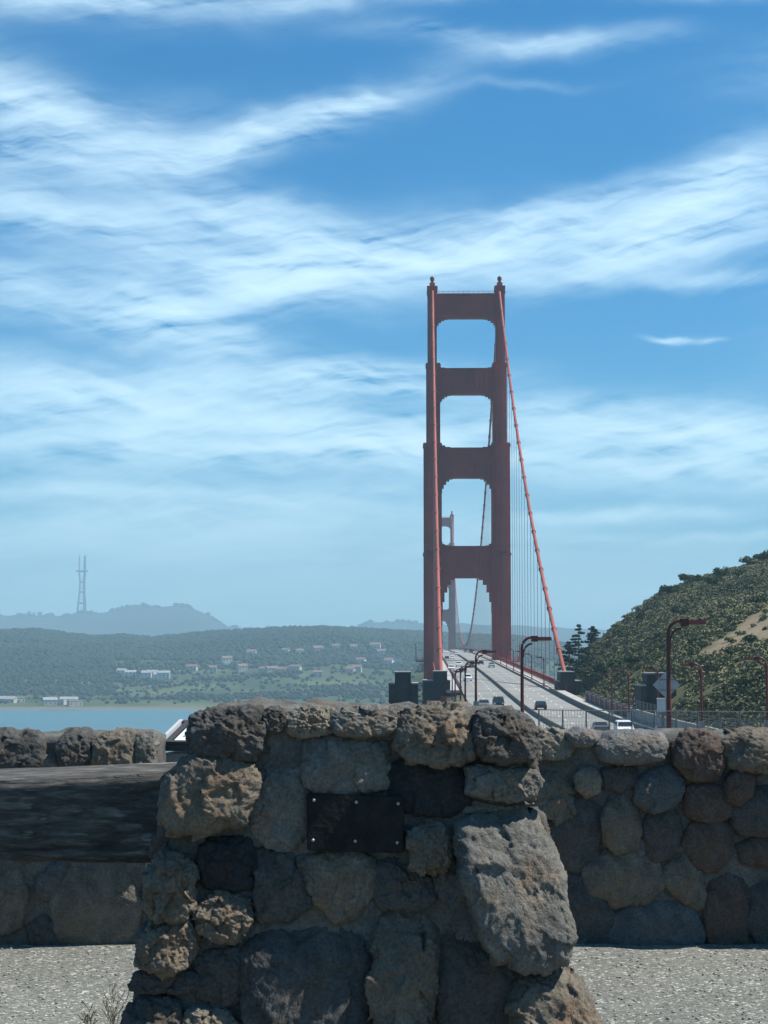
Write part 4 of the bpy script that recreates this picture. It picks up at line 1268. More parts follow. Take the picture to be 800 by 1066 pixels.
# ------------------------------------------------------------------ stonework
def smooth_outline(pts, n):
    P = [Vector(p) for p in pts]
    for _ in range(1):
        Qp = []
        for i in range(len(P)):
            a, b = P[i], P[(i + 1) % len(P)]
            Qp += [a * .89 + b * .11, a * .11 + b * .89]
        P = Qp
    L = [0]
    for i in range(len(P)): L.append(L[-1] + (P[(i + 1) % len(P)] - P[i]).length)
    out = []
    for k in range(n):
        s = L[-1] * k / n
        i = max(j for j in range(len(P)) if L[j] <= s); f = (s - L[i]) / max(1e-6, L[i + 1] - L[i])
        out.append(P[i].lerp(P[(i + 1) % len(P)], f))
    return out
def stone(parent, pts3, normal, bulge, m, seed, rough=1.0, facet=1.0, tilt=(0, 0), back=.12, NR=26, NA=80, p=4.0, label=None, grow=1.1):
    """boulder: 3-D outline pts3 lying on the wall face, bulging along normal; weathered by fractal relief and broken facets"""
    c = sum(pts3, Vector()) / len(pts3); nrm = Vector(normal).normalized()
    out = smooth_outline(pts3, NA)
    size = sum((o - c).length for o in out) / NA
    out = [o + (o - c) * (.10 * noise.fractal(o * 7 + Vector((seed, 3, 1)), .8, 2.1, 4)) for o in out]
    up = Vector((0, 0, 1)) if abs(nrm.z) < .9 else Vector((0, 1, 0))
    sx = up.cross(nrm).normalized(); sy = nrm.cross(sx)
    off = Vector((seed * 3.17, seed * 1.31, seed * 2.03))
    V = []
    def disp(q, k):
        A = min(size, .12)
        a = (.035 + .03 * rough) * A * noise.fractal(q * 3.2 / max(size, .1) * .22 + off, .9, 2.1, 5)
        a += .020 * A * rough * (noise.ridged_multi_fractal(q * 15 + off, .9, 2.2, 5, 1.0, 2.0) - 1.0)
        dd, vp = noise.voronoi(q * 1.5 / max(size, .06) + off)
        cv = noise.cell_vector(vp[0] * 7.3)
        a += .32 * A * facet * (q * 1.5 / max(size, .06) + off - vp[0]).dot(cv - Vector((.5, .5, .5)))
        a += .0065 * (.4 + .6 * rough) * noise.fractal(q * 48 + off, .55, 2.1, 4)
        return a * k
    n = max(12, int(NR * 1.75)) // 2 * 2          # square grid folded onto the outline: even cells, no pole
    def edge(th):
        k = (th / (2 * math.pi) * NA) % NA; i = int(k); f = k - i
        return out[i % NA].lerp(out[(i + 1) % NA], f)
    idx = {}
    for j in range(n + 1):
        for i in range(n + 1):
            a, b = 2 * i / n - 1, 2 * j / n - 1
            if a == 0 and b == 0: r, th = 0.0, 0.0
            elif abs(a) >= abs(b): r = abs(a); th = math.pi / 4 * (b / a) + (0 if a > 0 else math.pi)
            else: r = abs(b); th = math.pi / 2 - math.pi / 4 * (a / b) + (0 if b > 0 else math.pi)
            th %= 2 * math.pi
            r = r ** .85
            d = edge(th) - c
            prof = max(0.0, 1 - r ** p) ** (1 / p)
            lx, ly = d.dot(sx) / size * r, d.dot(sy) / size * r
            hgt = bulge * prof - (tilt[0] * .85 * d.dot(sx) + tilt[1] * .75 * d.dot(sy)) * r - (.16 + .5 * tilt[1]) * size * max(0.0, ly + .05) ** 2
            q = c + d * r * grow + nrm * hgt
            dn = (nrm * (prof + .15) + d.normalized() * (r ** 3) if d.length > 0 else nrm)
            idx[i, j] = len(V); V.append(q + dn.normalized() * disp(q, 1.0))
    Fc = [(idx[i, j], idx[i + 1, j], idx[i + 1, j + 1], idx[i, j + 1]) for j in range(n) for i in range(n)]
    loop = [idx[i, 0] for i in range(n)] + [idx[n, j] for j in range(n)] + [idx[n - i, n] for i in range(n)] + [idx[0, n - j] for j in range(n)]
    prev = loop; nb = 3
    for j in range(1, nb + 1):
        cur = []
        for k0 in loop:
            q = V[k0]; d = q - c; d = d - nrm * d.dot(nrm)
            cur.append(len(V)); V.append(c + d * (1 - .05 * j / nb) + nrm * ((q - c).dot(nrm) * (1 - j / nb) - back * j / nb))
        m_ = len(loop)
        Fc += [(prev[k], cur[k], cur[(k + 1) % m_], prev[(k + 1) % m_]) for k in range(m_)]
        prev = cur
    V.append(c - nrm * back)
    Fc += [(len(V) - 1, prev[(k + 1) % len(prev)], prev[k]) for k in range(len(prev))]
    pc = Vector(parent.location)
    o = mesh_obj('stone', [v - c for v in V], Fc, m, parent, True)
    bm = bmesh.new(); bm.from_mesh(o.data); bmesh.ops.recalc_face_normals(bm, faces=bm.faces); bm.to_mesh(o.data); bm.free()
    o.location = c - pc
    if label: o['label'] = label
    return o

G0 = 78.5
# --- the pier
PD, BAT = 5.95, 0.10          # depth of the face at its top, lean of the face
PTOP = zat(742, PD)
def pier_face(z): return PD - (PTOP - z) * BAT
def on_pier(x, y):
    D = PD
    for _ in range(4): D = pier_face(at(x, y, D).z)
    return at(x, y, D)
pier = empty('stone_pier', (0.0, PD, G0), 0, 'rough boulder pier in the centre foreground with a dark plaque', 'stone pier')
pl = [(742, 201), (785, 201), (800, 186), (865, 178), (900, 160), (1000, 150), (1066, 140), (1140, 128)]
pr = [(742, 548), (830, 550), (880, 566), (960, 578), (1000, 582), (1066, 600), (1140, 612)]
def core_mesh(parent, zs, xl, xr, yf, yb, m, name, top_noise=.012, res=.035):
    """closed body with a rough mortar surface; sections are rectangles xl..xr, yf..yb at each height"""
    V, per = [], None
    for z in zs:
        a, b, f, k = xl(z), xr(z), yf(z), yb(z)
        if per is None:
            nxr = max(8, int((b - a) / res)); nyr = max(4, int((k - f) / res))
        loop = [(a + (b - a) * i / nxr, f) for i in range(nxr)] + [(b, f + (k - f) * i / nyr) for i in range(nyr)] + [(b - (b - a) * i / nxr, k) for i in range(nxr)] + [(a, k - (k - f) * i / nyr) for i in range(nyr)]
        per = len(loop); cx, cy = (a + b) / 2, (f + k) / 2
        for (x, y) in loop:
            q = Vector((x, y, z)); d = Vector((x - cx, (y - cy) * 2, 0)).normalized()
            V.append(q + d * (top_noise * noise.fractal(q * 6, .9, 2.1, 5)))
    nz = len(zs); Fc = []
    for j in range(nz - 1):
        for i in range(per): Fc.append((j * per + i, j * per + (i + 1) % per, (j + 1) * per + (i + 1) % per, (j + 1) * per + i))
    # rough top as a grid
    z = zs[-1]; b0 = (nz - 1) * per; idx = {}
    for j in range(nyr + 1):
        for i in range(nxr + 1):
            if j == 0 and i < nxr: idx[i, j] = b0 + i
            elif i == nxr and j < nyr: idx[i, j] = b0 + nxr + j
            elif j == nyr and i > 0: idx[i, j] = b0 + nxr + nyr + (nxr - i)
            elif i == 0 and j > 0: idx[i, j] = b0 + 2 * nxr + nyr + (nyr - j)
            else:
                x = xl(z) + (xr(z) - xl(z)) * i / nxr; y = yf(z) + (yb(z) - yf(z)) * j / nyr
                idx[i, j] = len(V); q = Vector((x, y, z)); V.append(q + Vector((0, 0, .02 + top_noise * 2.6 * noise.fractal(q * 7, .9, 2.1, 5))))
    for j in range(nyr):
        for i in range(nxr): Fc.append((idx[i, j], idx[i + 1, j], idx[i + 1, j + 1], idx[i, j + 1]))
    pc = Vector(parent.location)
    return mesh_obj(name, [Vector(v) - pc for v in V], Fc, m, parent, True)
def xz_l(z, tab):
    ys = [(zat(y, pier_face(zat(y, PD))), at(x, y, pier_face(zat(y, PD))).x) for y, x in tab]
    ys.sort(); return float(np.interp(z, [a for a, b in ys], [b for a, b in ys]))
zs = list(np.linspace(G0 - .15, PTOP - .012, 44))
core_mesh(pier, zs, lambda z: xz_l(z, pl) + .015, lambda z: xz_l(z, pr) - .015, lambda z: pier_face(z) - .022, lambda z: PD + .60, M['mortar'], 'mortar_core')
# front stones traced from the photograph: outline, bulge, material, tilt (towards +x, up), roughness
PS = [
    ([(201, 748), (211, 740), (237, 738), (268, 739), (273, 760), (270, 782), (262, 792), (235, 790), (211, 787), (202, 775)], .09, 'stone_dark', (.0, .3), 1.1),
    ([(273, 742), (285, 737), (297, 740), (298, 755), (290, 764), (276, 760)], .06, 'stone_dark', (0, .2), .9),
    ([(299, 745), (320, 738), (346, 738), (350, 755), (340, 764), (312, 766), (300, 758)], .055, 'stone_tan', (0, .5), 1.1),
    ([(348, 741), (380, 736), (410, 738), (413, 752), (408, 764), (375, 768), (350, 762)], .07, 'stone_grey', (0, .5), .7),
    ([(321, 772), (345, 766), (385, 768), (402, 775), (405, 800), (398, 818), (370, 824), (335, 823), (321, 812)], .06, 'stone_grey', (.1, .1), .5),
    ([(416, 742), (440, 736), (470, 737), (490, 742), (494, 765), (490, 786), (465, 793), (430, 790), (415, 775)], .085, 'stone_brown', (0, .4), 1.4),
    ([(496, 750), (510, 741), (535, 741), (553, 750), (556, 775), (550, 792), (520, 793), (500, 786)], .10, 'stone_dark', (.4, .3), 1.1),
    ([(412, 800), (430, 794), (480, 795), (488, 810), (484, 835), (470, 846), (430, 845), (412, 830)], .05, 'stone_black', (0, 0), .8),
    ([(490, 800), (530, 799), (556, 804), (560, 818), (552, 832), (510, 832), (489, 824)], .075, 'stone_grey', (.35, .2), .9),
    ([(174, 852), (180, 815), (198, 792), (226, 785), (250, 793), (265, 806), (262, 835), (250, 858), (215, 866), (180, 866)], .125, 'stone_brown', (.1, .15), .9),
    ([(266, 812), (280, 795), (300, 786), (318, 800), (322, 830), (321, 868), (305, 881), (280, 876), (263, 858)], .045, 'stone_grey', (0, .05), .6),
    ([(311, 895), (335, 887), (370, 888), (387, 898), (388, 925), (372, 950), (350, 957), (328, 938)], .06, 'stone_brown', (0, 0), .7),
    ([(424, 872), (440, 858), (462, 855), (471, 872), (468, 898), (450, 907), (430, 902)], .085, 'stone_brown', (.3, .3), 1.6),
    ([(390, 905), (408, 893), (428, 903), (448, 915), (450, 936), (430, 946), (400, 944), (388, 930)], .05, 'stone_dark', (0, .1), .8),
    ([(482, 870), (505, 850), (540, 846), (556, 853), (570, 885), (582, 925), (590, 965), (585, 990), (555, 995), (515, 988), (498, 955), (486, 915)], .15, 'stone_grey', (.42, .36), 1.15),
    ([(160, 905), (172, 890), (190, 893), (205, 905), (206, 935), (198, 955), (170, 957), (155, 945)], .115, 'stone_brown', (.2, .1), 1.6),
    ([(149, 975), (160, 960), (185, 957), (204, 962), (206, 985), (196, 1004), (165, 1008), (148, 1000)], .11, 'stone_brown', (.2, .2), 1.6),
    ([(210, 885), (228, 872), (262, 874), (268, 900), (262, 922), (235, 926), (212, 922)], .05, 'stone_black', (0, 0), .8),
    ([(270, 885), (300, 886), (312, 915), (320, 945), (300, 957), (272, 955), (266, 925)], .06, 'stone_dark', (0, 0), .8),
    ([(210, 945), (222, 930), (245, 926), (262, 938), (262, 960), (245, 975), (222, 973), (211, 960)], .08, 'stone_brown', (.1, .4), 1.5),
    ([(268, 985), (285, 967), (320, 962), (355, 961), (374, 970), (381, 1000), (380, 1050), (370, 1095), (320, 1100), (275, 1090), (262, 1040)], .085, 'stone_dark', (.1, .25), .9),
    ([(205, 1000), (225, 985), (250, 985), (262, 1005), (258, 1035), (240, 1045), (212, 1036)], .05, 'stone_dark', (0, .1), 1.0),
    ([(393, 980), (400, 955), (420, 948), (445, 952), (455, 970), (452, 1010), (446, 1060), (430, 1095), (400, 1095), (390, 1040)], .11, 'stone_brown', (.25, .3), 1.5),
    ([(458, 950), (480, 945), (496, 975), (520, 1000), (545, 1005), (548, 1030), (530, 1065), (500, 1100), (465, 1095), (456, 1030)], .05, 'stone_dark', (0, .05), .7),
    ([(455, 882), (472, 880), (482, 905), (490, 940), (470, 944), (456, 930)], .04, 'stone_blue', (0, 0), .7),
    ([(532, 1040), (548, 1018), (575, 1010), (598, 1022), (614, 1050), (622, 1085), (610, 1120), (570, 1125), (540, 1100)], .15, 'stone_brown', (.3, .4), 1.3),
    ([(134, 1060), (150, 1038), (172, 1034), (188, 1046), (190, 1075), (175, 1100), (145, 1105), (130, 1085)], .12, 'stone_dark', (.1, .3), 1.3),
    ([(192, 1062), (205, 1046), (230, 1046), (245, 1058), (244, 1080), (225, 1095), (200, 1090)], .1, 'stone_tan', (.1, .5), 1.2),
    ([(145, 1012), (165, 1012), (200, 1010), (208, 1025), (195, 1032), (165, 1032), (146, 1034), (140, 1024)], .07, 'stone_dark', (0, .1), 1.0),
    ([(276, 1100), (300, 1068), (330, 1066), (350, 1100), (340, 1130), (290, 1130)], .06, 'stone_grey', (0, .3), .9),
    ([(560, 836), (552, 840), (510, 838), (490, 832), (484, 846), (500, 846), (540, 842)], .03, 'stone_grey', (0, .1), .7),
]
for i, (pts, bl, mk, tl, rg) in enumerate(PS):
    stone(pier, [on_pier(x, y) for x, y in pts], (0, -1, BAT), bl, M[mk], i + 1.3, rough=rg, facet=rg, tilt=tl, back=.09, NR=34, NA=104, grow=1.19, p=4.2)
# side faces, seen only from a step to the side
random.seed(5)
def side_stones(parent, plane, n0, n1, u0, u1, mats, normal, seed):
    k = 0
    du, dv = (u1[0] - u0[0]), (u1[1] - u0[1])
    for j in range(n1):
        for i in range(n0):
            cu = u0[0] + du * (i + .5 + random.uniform(-.12, .12) + (.25 if j % 2 else -.2)) / n0; cv = u0[1] + dv * (j + .5 + random.uniform(-.1, .1)) / n1
            ru, rv = du / n0 * .42, dv / n1 * .42
            pts = [plane(cu + ru * math.cos(a) * random.uniform(.85, 1.12), cv + rv * math.sin(a) * random.uniform(.85, 1.12)) for a in np.linspace(0, 6.283, 9)[:-1]]
            stone(parent, pts, normal, .06, M[random.choice(mats)], seed + k, NR=14, NA=44, back=.06); k += 1
allm = ['stone_brown', 'stone_grey', 'stone_dark', 'stone_blue', 'stone_brown']
side_stones(pier, lambda u, v: Vector((xz_l(v, pr) - .015, u, v)), 2, 5, (5.98, G0), (6.5, PTOP - .03), allm, (1, 0, .12), 60)
side_stones(pier, lambda u, v: Vector((xz_l(v, pl) + .015, u, v)), 2, 5, (5.98, G0), (6.5, PTOP - .3), allm, (-1, 0, .12), 80)

# plaque with six rivets
c0, c1, c2, c3 = [on_pier(x, y) for x, y in ((320.5, 826), (421, 829), (420, 888), (321, 885))]
nn = Vector((0, -1, BAT)).normalized(); cc = (c0 + c1 + c2 + c3) / 4
f_, b_ = [q + nn * .075 for q in (c0, c1, c2, c3)], [q - nn * .02 for q in (c0, c1, c2, c3)]
plq = MB().add([q - cc for q in f_ + b_], [(0, 1, 2, 3), (7, 6, 5, 4), (0, 4, 5, 1), (1, 5, 6, 2), (2, 6, 7, 3), (3, 7, 4, 0)]).build('plaque', M['bronze'], pier)
plq.location = cc - Vector(pier.location)
bm = bmesh.new(); bm.from_mesh(plq.data); bmesh.ops.bevel(bm, geom=list(bm.edges), offset=.004, segments=2, affect='EDGES'); bm.to_mesh(plq.data); bm.free()
for (x, y) in ((328, 833.5), (371.5, 835.5), (414.5, 837), (327, 874.5), (370.5, 875.5), (413.5, 877)):
    q = on_pier(x, y) + nn * .075
    rv = MB().tube([(0, 0, 0), nn * .003, nn * .0055], [.0055, .0055, .0025], 10).build('rivet', M['rivet'], plq, True); rv.location = q - cc

# --- the wall behind, right and left pieces
WD = 9.1
WTOP = zat(766, WD)
def on_wall(x, y, D=WD): return at(x, y, D)
def wall_piece(x0, x1, label):
    a, b = at(x0, 760, WD).x, at(x1, 760, WD).x
    o = empty('stone_wall', ((a + b) / 2, WD, G0), 0, label, 'stone wall', 'low boulder walls at the viewpoint')
    zs = list(np.linspace(G0 - .12, WTOP - .015, 34))
    core_mesh(o, zs, lambda z: a, lambda z: b, lambda z: WD - .006, lambda z: WD + .5, M['mortar'], 'mortar_core', res=.05)
    return o
wr = wall_piece(470, 1120, 'low wall of rounded boulders to the right of the pier')
wl = wall_piece(-330, 161, 'low boulder wall to the left, behind the weathered timber beam')
RS = [
    ([(545, 768), (565, 759), (590, 761), (596, 772), (588, 786), (555, 788)], .06, 'stone_tan', (0, .5), 1.0),
    ([(590, 764), (602, 758), (618, 761), (622, 770), (612, 778), (596, 777)], .10, 'stone_smooth', (0, .4), .2),
    ([(622, 776), (632, 764), (660, 761), (686, 764), (692, 775), (685, 790), (655, 793), (630, 790)], .13, 'stone_smooth', (0, .4), .25),
    ([(702, 778), (715, 764), (740, 764), (752, 775), (752, 795), (742, 808), (715, 807), (703, 795)], .10, 'stone_red', (.2, .2), .8),
    ([(755, 772), (775, 763), (800, 764), (830, 768), (832, 790), (805, 803), (765, 800)], .09, 'stone_brown', (0, .4), 1.2),
    ([(560, 822), (570, 805), (578, 799), (590, 808), (598, 822), (595, 845), (580, 852), (562, 845)], .08, 'stone_brown', (.3, .4), 1.1),
    ([(599, 808), (606, 798), (618, 798), (624, 808), (622, 822), (610, 828), (600, 821)], .10, 'stone_tan', (.1, .2), .5),
    ([(628, 802), (645, 797), (660, 800), (660, 815), (645, 822), (628, 820)], .05, 'stone_dark', (0, 0), .5),
    ([(662, 815), (675, 798), (693, 790), (708, 800), (710, 820), (700, 838), (680, 842), (664, 832)], .10, 'stone_blue', (.0, .5), .6),
    ([(572, 858), (580, 835), (600, 828), (622, 838), (627, 865), (620, 892), (600, 902), (580, 892)], .06, 'stone_dark', (.1, .0), .4),
    ([(627, 850), (635, 832), (650, 826), (662, 838), (666, 860), (660, 880), (640, 885), (628, 875)], .09, 'stone_brown', (.3, .15), .4),
    ([(672, 858), (680, 842), (695, 836), (706, 850), (707, 872), (698, 890), (682, 894), (672, 880)], .06, 'stone_dark', (0, 0), .4),
    ([(714, 822), (730, 812), (745, 818), (762, 832), (760, 848), (735, 852), (716, 846)], .06, 'stone_red', (0, .1), .5),
    ([(755, 812), (768, 798), (780, 795), (786, 808), (782, 828), (768, 836), (756, 830)], .10, 'stone_red', (.3, .2), .5),
    ([(712, 875), (725, 857), (745, 853), (760, 866), (760, 890), (745, 905), (725, 902)], .06, 'stone_red', (0, 0), .4),
    ([(613, 905), (630, 888), (660, 884), (682, 895), (687, 918), (672, 935), (640, 942), (618, 928)], .07, 'stone_brown', (.05, .0), .4),
    ([(582, 930), (595, 908), (615, 906), (632, 930), (637, 960), (625, 985), (595, 988), (582, 965)], .06, 'stone_dark', (0, 0), .4),
    ([(640, 955), (660, 940), (690, 936), (715, 945), (726, 965), (722, 985), (690, 992), (650, 990), (638, 978)], .07, 'stone_blue', (0, .1), .4),
    ([(690, 915), (700, 895), (715, 890), (728, 910), (732, 940), (722, 945), (705, 932)], .06, 'stone_brown', (0, 0), .4),
    ([(735, 945), (742, 918), (758, 908), (774, 920), (778, 950), (772, 982), (750, 990), (736, 975)], .075, 'stone_red', (0, 0), .4),
    ([(765, 838), (785, 822), (810, 815), (830, 830), (826, 856), (800, 868), (770, 862)], .07, 'stone_dark', (0, .1), .5),
    ([(768, 880), (790, 872), (820, 876), (828, 892), (805, 902), (775, 898)], .06, 'stone_red', (0, .1), .5),
    ([(782, 930), (795, 908), (815, 905), (832, 930), (832, 970), (812, 988), (790, 985), (780, 962)], .06, 'stone_dark', (0, .1), .4),
    ([(648, 905), (652, 880), (668, 872), (676, 884), (668, 893)], .04, 'stone_grey', (0, 0), .5),
]
def jitter(pts, dx, s, k): return [(x + dx + random.uniform(-k, k), y + random.uniform(-k, k) * .5) for x, y in pts]
for i, (pts, bl, mk, tl, rg) in enumerate(RS):
    stone(wr, [on_wall(x, y) for x, y in pts], (0, -1, 0), bl * .75, M[mk], i + 40.7, rough=rg * .8 + .2, facet=rg, tilt=tl, NR=24, NA=80, p=3.0, grow=1.22)
for i, (pts, bl, mk, tl, rg) in enumerate(RS):   # the wall runs on beyond the right edge of the photograph
    q = [(x + 272 + random.uniform(-4, 4), y) for x, y in pts]
    if max(a for a, b in q) < 1118 and min(a for a, b in q) > 826: stone(wr, [on_wall(x, y) for x, y in q], (0, -1, 0), bl, M[random.choice(allm)], i + 140.7, rough=rg, facet=rg * .8, tilt=tl, NR=12, NA=40)
LS = [
    ([(-30, 780), (-20, 764), (10, 760), (38, 763), (46, 775), (44, 795), (20, 803), (-25, 800)], .09, 'stone_dark', (0, .4), 1.0),
    ([(36, 789), (48, 784), (62, 786), (66, 797), (50, 803), (36, 800)], .07, 'stone_grey', (0, .4), .6),
    ([(60, 778), (68, 763), (88, 761), (98, 768), (96, 790), (84, 800), (64, 797)], .10, 'stone_dark', (.2, .4), .8),
    ([(97, 775), (110, 761), (138, 760), (141, 775), (139, 795), (115, 802), (99, 796)], .085, 'stone_brown', (.1, .3), .8),
    ([(141, 765), (160, 761), (162, 775), (161, 800), (143, 801)], .05, 'stone_grey', (.0, .3), .9),
    ([(-10, 930), (0, 905), (20, 903), (28, 930), (22, 962), (0, 970)], .06, 'stone_brown', (0, 0), .4),
    ([(58, 935), (75, 905), (105, 898), (130, 915), (146, 945), (140, 975), (100, 985), (65, 975)], .07, 'stone_brown', (0, 0), .4),
    ([(30, 965), (45, 950), (60, 965), (62, 985), (35, 986)], .05, 'stone_dark', (0, 0), .5),
    ([(40, 915), (55, 898), (72, 896), (66, 915), (52, 935), (40, 930)], .05, 'stone_blue', (0, 0), .5),
    ([(0, 860), (40, 845), (70, 860), (60, 890), (20, 895)], .06, 'stone_dark', (0, 0), .5), ([(80, 860), (110, 848), (135, 865), (128, 888), (95, 892)], .06, 'stone_grey', (0, 0), .5),
    ([(10, 830), (30, 812), (60, 815), (62, 838), (30, 846)], .06, 'stone_grey', (0, 0), .5), ([(75, 835), (95, 812), (130, 815), (140, 838), (105, 848)], .06, 'stone_brown', (0, 0), .5),
    ([(146, 830), (158, 812), (162, 840), (161, 880), (146, 880)], .05, 'stone_dark', (0, 0), .5), ([(148, 900), (160, 890), (162, 940), (160, 980), (150, 970)], .05, 'stone_dark', (0, 0), .5),
]
for i, (pts, bl, mk, tl, rg) in enumerate(LS):
    stone(wl, [on_wall(x, y) for x, y in pts], (0, -1, 0), bl * .62, M[mk], i + 210.1, rough=rg * .8 + .3, facet=rg, tilt=tl, NR=22, NA=70, p=2.8, grow=1.10 if pts[0][1] < 800 else 1.22)
for i in range(3):
    for j, (pts, bl, mk, tl, rg) in enumerate(LS[:9]):
        q = [(x - 178 * (i + 1) * .62 - (30 if i else 0), y) for x, y in pts]
        if min(a for a, b in q) > -330 and max(a for a, b in q) < -28: stone(wl, [on_wall(x, y) for x, y in q], (0, -1, 0), bl, M[random.choice(allm)], i * 20 + j + 310.1, rough=rg, facet=rg * .8, tilt=tl, NR=10, NA=36)

# --- weathered timber beam let into the left side of the pier
def wood_mat():
    m = bpy.data.materials.new('weathered grey timber'); m.use_nodes = True
    t = m.node_tree; b = t.nodes['Principled BSDF']; L = t.links.new
    b.inputs['Roughness'].default_value = 0.9; b.inputs['Specular IOR Level'].default_value = 0.2
    tc = t.nodes.new('ShaderNodeTexCoord'); mp = t.nodes.new('ShaderNodeMapping'); mp.inputs['Scale'].default_value = (8, 40, 40)
    L(tc.outputs['Object'], mp.inputs['Vector'])
    n = t.nodes.new('ShaderNodeTexNoise'); n.inputs['Scale'].default_value = 1.0; n.inputs['Detail'].default_value = 8; n.inputs['Roughness'].default_value = .68; n.inputs['Distortion'].default_value = .35
    L(mp.outputs[0], n.inputs['Vector'])
    r = t.nodes.new('ShaderNodeValToRGB'); e = r.color_ramp.elements
    e[0].position = .3; e[0].color = (0.032, 0.031, 0.029, 1); e[1].position = .76; e[1].color = (0.20, 0.19, 0.172, 1)
    a = e.new(.5); a.color = (0.075, 0.073, 0.068, 1)
    L(n.outputs['Fac'], r.inputs['Fac'])
    mp2 = t.nodes.new('ShaderNodeMapping'); mp2.inputs['Scale'].default_value = (9, 42, 42); L(tc.outputs['Object'], mp2.inputs['Vector'])
    n2 = t.nodes.new('ShaderNodeTexNoise'); n2.inputs['Scale'].default_value = 1.0; n2.inputs['Detail'].default_value = 3; L(mp2.outputs[0], n2.inputs['Vector'])
    n4 = t.nodes.new('ShaderNodeTexNoise'); n4.inputs['Scale'].default_value = 2.2; n4.inputs['Detail'].default_value = 4; L(tc.outputs['Object'], n4.inputs['Vector'])
    fl = mth(t, 'MULTIPLY', mth(t, 'MULTIPLY_ADD', n2.outputs['Fac'], 14, -8.3, clamp=True), mth(t, 'MULTIPLY_ADD', n4.outputs['Fac'], 6, -2.6, clamp=True))
    x = t.nodes.new('ShaderNodeMix'); x.data_type = 'RGBA'; L(fl, x.inputs['Factor']); L(r.outputs[0], x.inputs[6]); x.inputs[7].default_value = (0.26, 0.25, 0.225, 1)
    L(x.outputs[2], b.inputs['Base Color'])
    bp = t.nodes.new('ShaderNodeBump'); bp.inputs['Strength'].default_value = 1.0; bp.inputs['Distance'].default_value = .014
    L(n.outputs['Fac'], bp.inputs['Height']); L(bp.outputs['Normal'], b.inputs['Normal'])
    return m
def beam():
    D = 6.22
    zt_l, zt_r = zat(809, D), zat(801, D); zb = zat(897, D)
    x0, x1 = -3.6, at(205, 800, D).x
    nx_, per = 150, []
    cs = []  # rounded section in (y, z), corners eased
    for k in range(64):
        a = 2 * math.pi * k / 64; c, s = math.cos(a), math.sin(a)
        cs.append((math.copysign(abs(c) ** .28, c), math.copysign(abs(s) ** .28, s)))
    V = []
    for i in range(nx_ + 1):
        x = x0 + (x1 - x0) * i / nx_; t = (x - at(0, 800, D).x) / (x1 - at(0, 800, D).x)
        zt = zt_l + (zt_r - zt_l) * max(-.5, t) ; hz = (zt - zb) / 2; cz = (zt + zb) / 2; hy = .23
        for (cy, cs_z) in cs:
            q = Vector((x, cy * hy, cs_z * hz))
            d = Vector((0, cy, cs_z)).normalized()
            a = .010 * noise.fractal(Vector((x * .9, q.y * 14, q.z * 14)), .8, 2.1, 4) + .016 * noise.noise(Vector((x * 1.2, cs_z * 1.5, cy * 1.5 + 4)))
            crack = noise.noise(Vector((x * .5, q.z * 16 + noise.noise(Vector((x * 1.2, 0, 0))) * 1.2, cy * 3)))
            a -= .02 * max(0, 1 - abs(crack) * 9) 
            V.append((x, D + .23 + q.y + d.y * a, cz + q.z + d.z * a))
    n = 64; Fc = [(i * n + k, i * n + (k + 1) % n, (i + 1) * n + (k + 1) % n, (i + 1) * n + k) for i in range(nx_) for k in range(n)]
    Fc += [tuple(range(n)), tuple(nx_ * n + k for k in range(n - 1, -1, -1))]
    o = mesh_obj('timber_beam', [(v[0] - x1, v[1] - D, v[2] - cz) for v in V], Fc, wood_mat(), None, True)
    o.location = (x1, D, cz)
    bm = bmesh.new(); bm.from_mesh(o.data); bmesh.ops.recalc_face_normals(bm, faces=bm.faces); bm.to_mesh(o.data); bm.free()
    tag(o, 'massive weathered grey timber beam running left from the stone pier', 'timber beam')
beam()

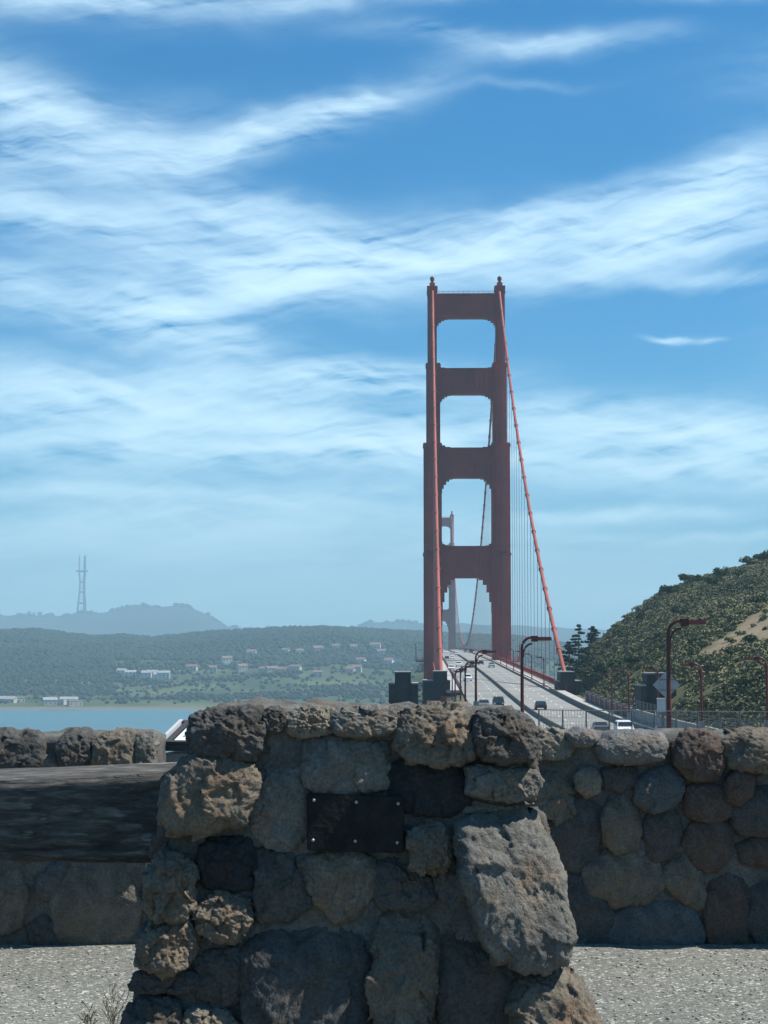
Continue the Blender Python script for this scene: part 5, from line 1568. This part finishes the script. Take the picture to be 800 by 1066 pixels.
# --- slanted information panel in the gap between wall and pier
def info_panel():
    D = 9.68; p = at(168, 775, D)
    o = empty('information_panel', (p.x, D, G0), R(-10), 'slanted information panel with white sheet in the gap beside the pier', 'sign')
    zl, zh = p.z - G0, zat(752.5, D + .4) - G0
    w1 = .95
    def slab(name, x0, x1, s0, s1, lift, th, m):
        P = lambda x, s: Vector((x, s * .42, zl + (zh - zl) * s + lift))
        a = [P(x0, s0), P(x1, s0), P(x1, s1), P(x0, s1)]; b = [q - Vector((0, 0, th)) for q in a]
        return MB().add(a + b, [(0, 1, 2, 3), (7, 6, 5, 4), (0, 4, 5, 1), (1, 5, 6, 2), (2, 6, 7, 3), (3, 7, 4, 0)]).build(name, m, o)
    slab('backing_board', 0, w1, 0, 1, 0, .035, M['panel_frame'])
    slab('printed_sheet', .055, w1 - .055, .10, .90, .006, .004, M['panel_white'])
    slab('picture', .085, .22, .30, .70, .0105, .003, M['panel_blue'])
    for x0, x1, s0, s1 in ((.0, w1, .93, 1.0), (.0, w1, 0, .07), (.018, .045, .072, .928), (w1 - .045, w1 - .018, .072, .928)):
        slab('frame', x0, x1, s0, s1, .016, .014, M['panel_frame'])
    slab('edge_trim', -.022, -.002, 0, 1, .02, .05, M['pale_metal'])
    MB().box(.0, w1, .03, .40, -.1, zl - .05).build('plinth', M['concrete'], o)
info_panel()
# grey post closing the left wall end
p = at(163.5, 760, 9.2)

# --- dry weeds at the foot of the pier
def weed(x, y, D, n, hmax, label):
    p = at(x, y, D); o = empty('dry_weed', (p.x, D, G0), 0, label, 'weed', 'dry weeds at the pier foot')
    st = MB(); hd = MB()
    for k in range(n):
        a = random.uniform(0, 6.28); l = random.uniform(.4, 1) * hmax; lean = random.uniform(.1, .5) * l
        tip = (math.cos(a) * lean, math.sin(a) * lean, l)
        st.tube([(random.uniform(-.03, .03), random.uniform(-.03, .03), -.01), (tip[0] * .4, tip[1] * .4, l * .6), tip], [.0015, .0011, .0006], 4)
        for j in range(3):
            s = random.uniform(.5, 1); hd.tube([(tip[0] * s, tip[1] * s, l * s), (tip[0] * s + random.uniform(-.03, .03), tip[1] * s + random.uniform(-.03, .03), l * s + .035)], [.001, .0022], 4)
    st.build('stem', M['dry'], o); hd.build('seed_head', M['dry'], o)
M['dry'] = mat('dry grass', (0.14, 0.12, 0.075), 0.9, .2, 9)
weed(118, 1075, 6.9, 9, .21, 'thin dry weed on the gravel at the left foot of the pier')
weed(96, 1080, 6.85, 6, .13, 'smaller dry weed left of the other weed on the gravel')
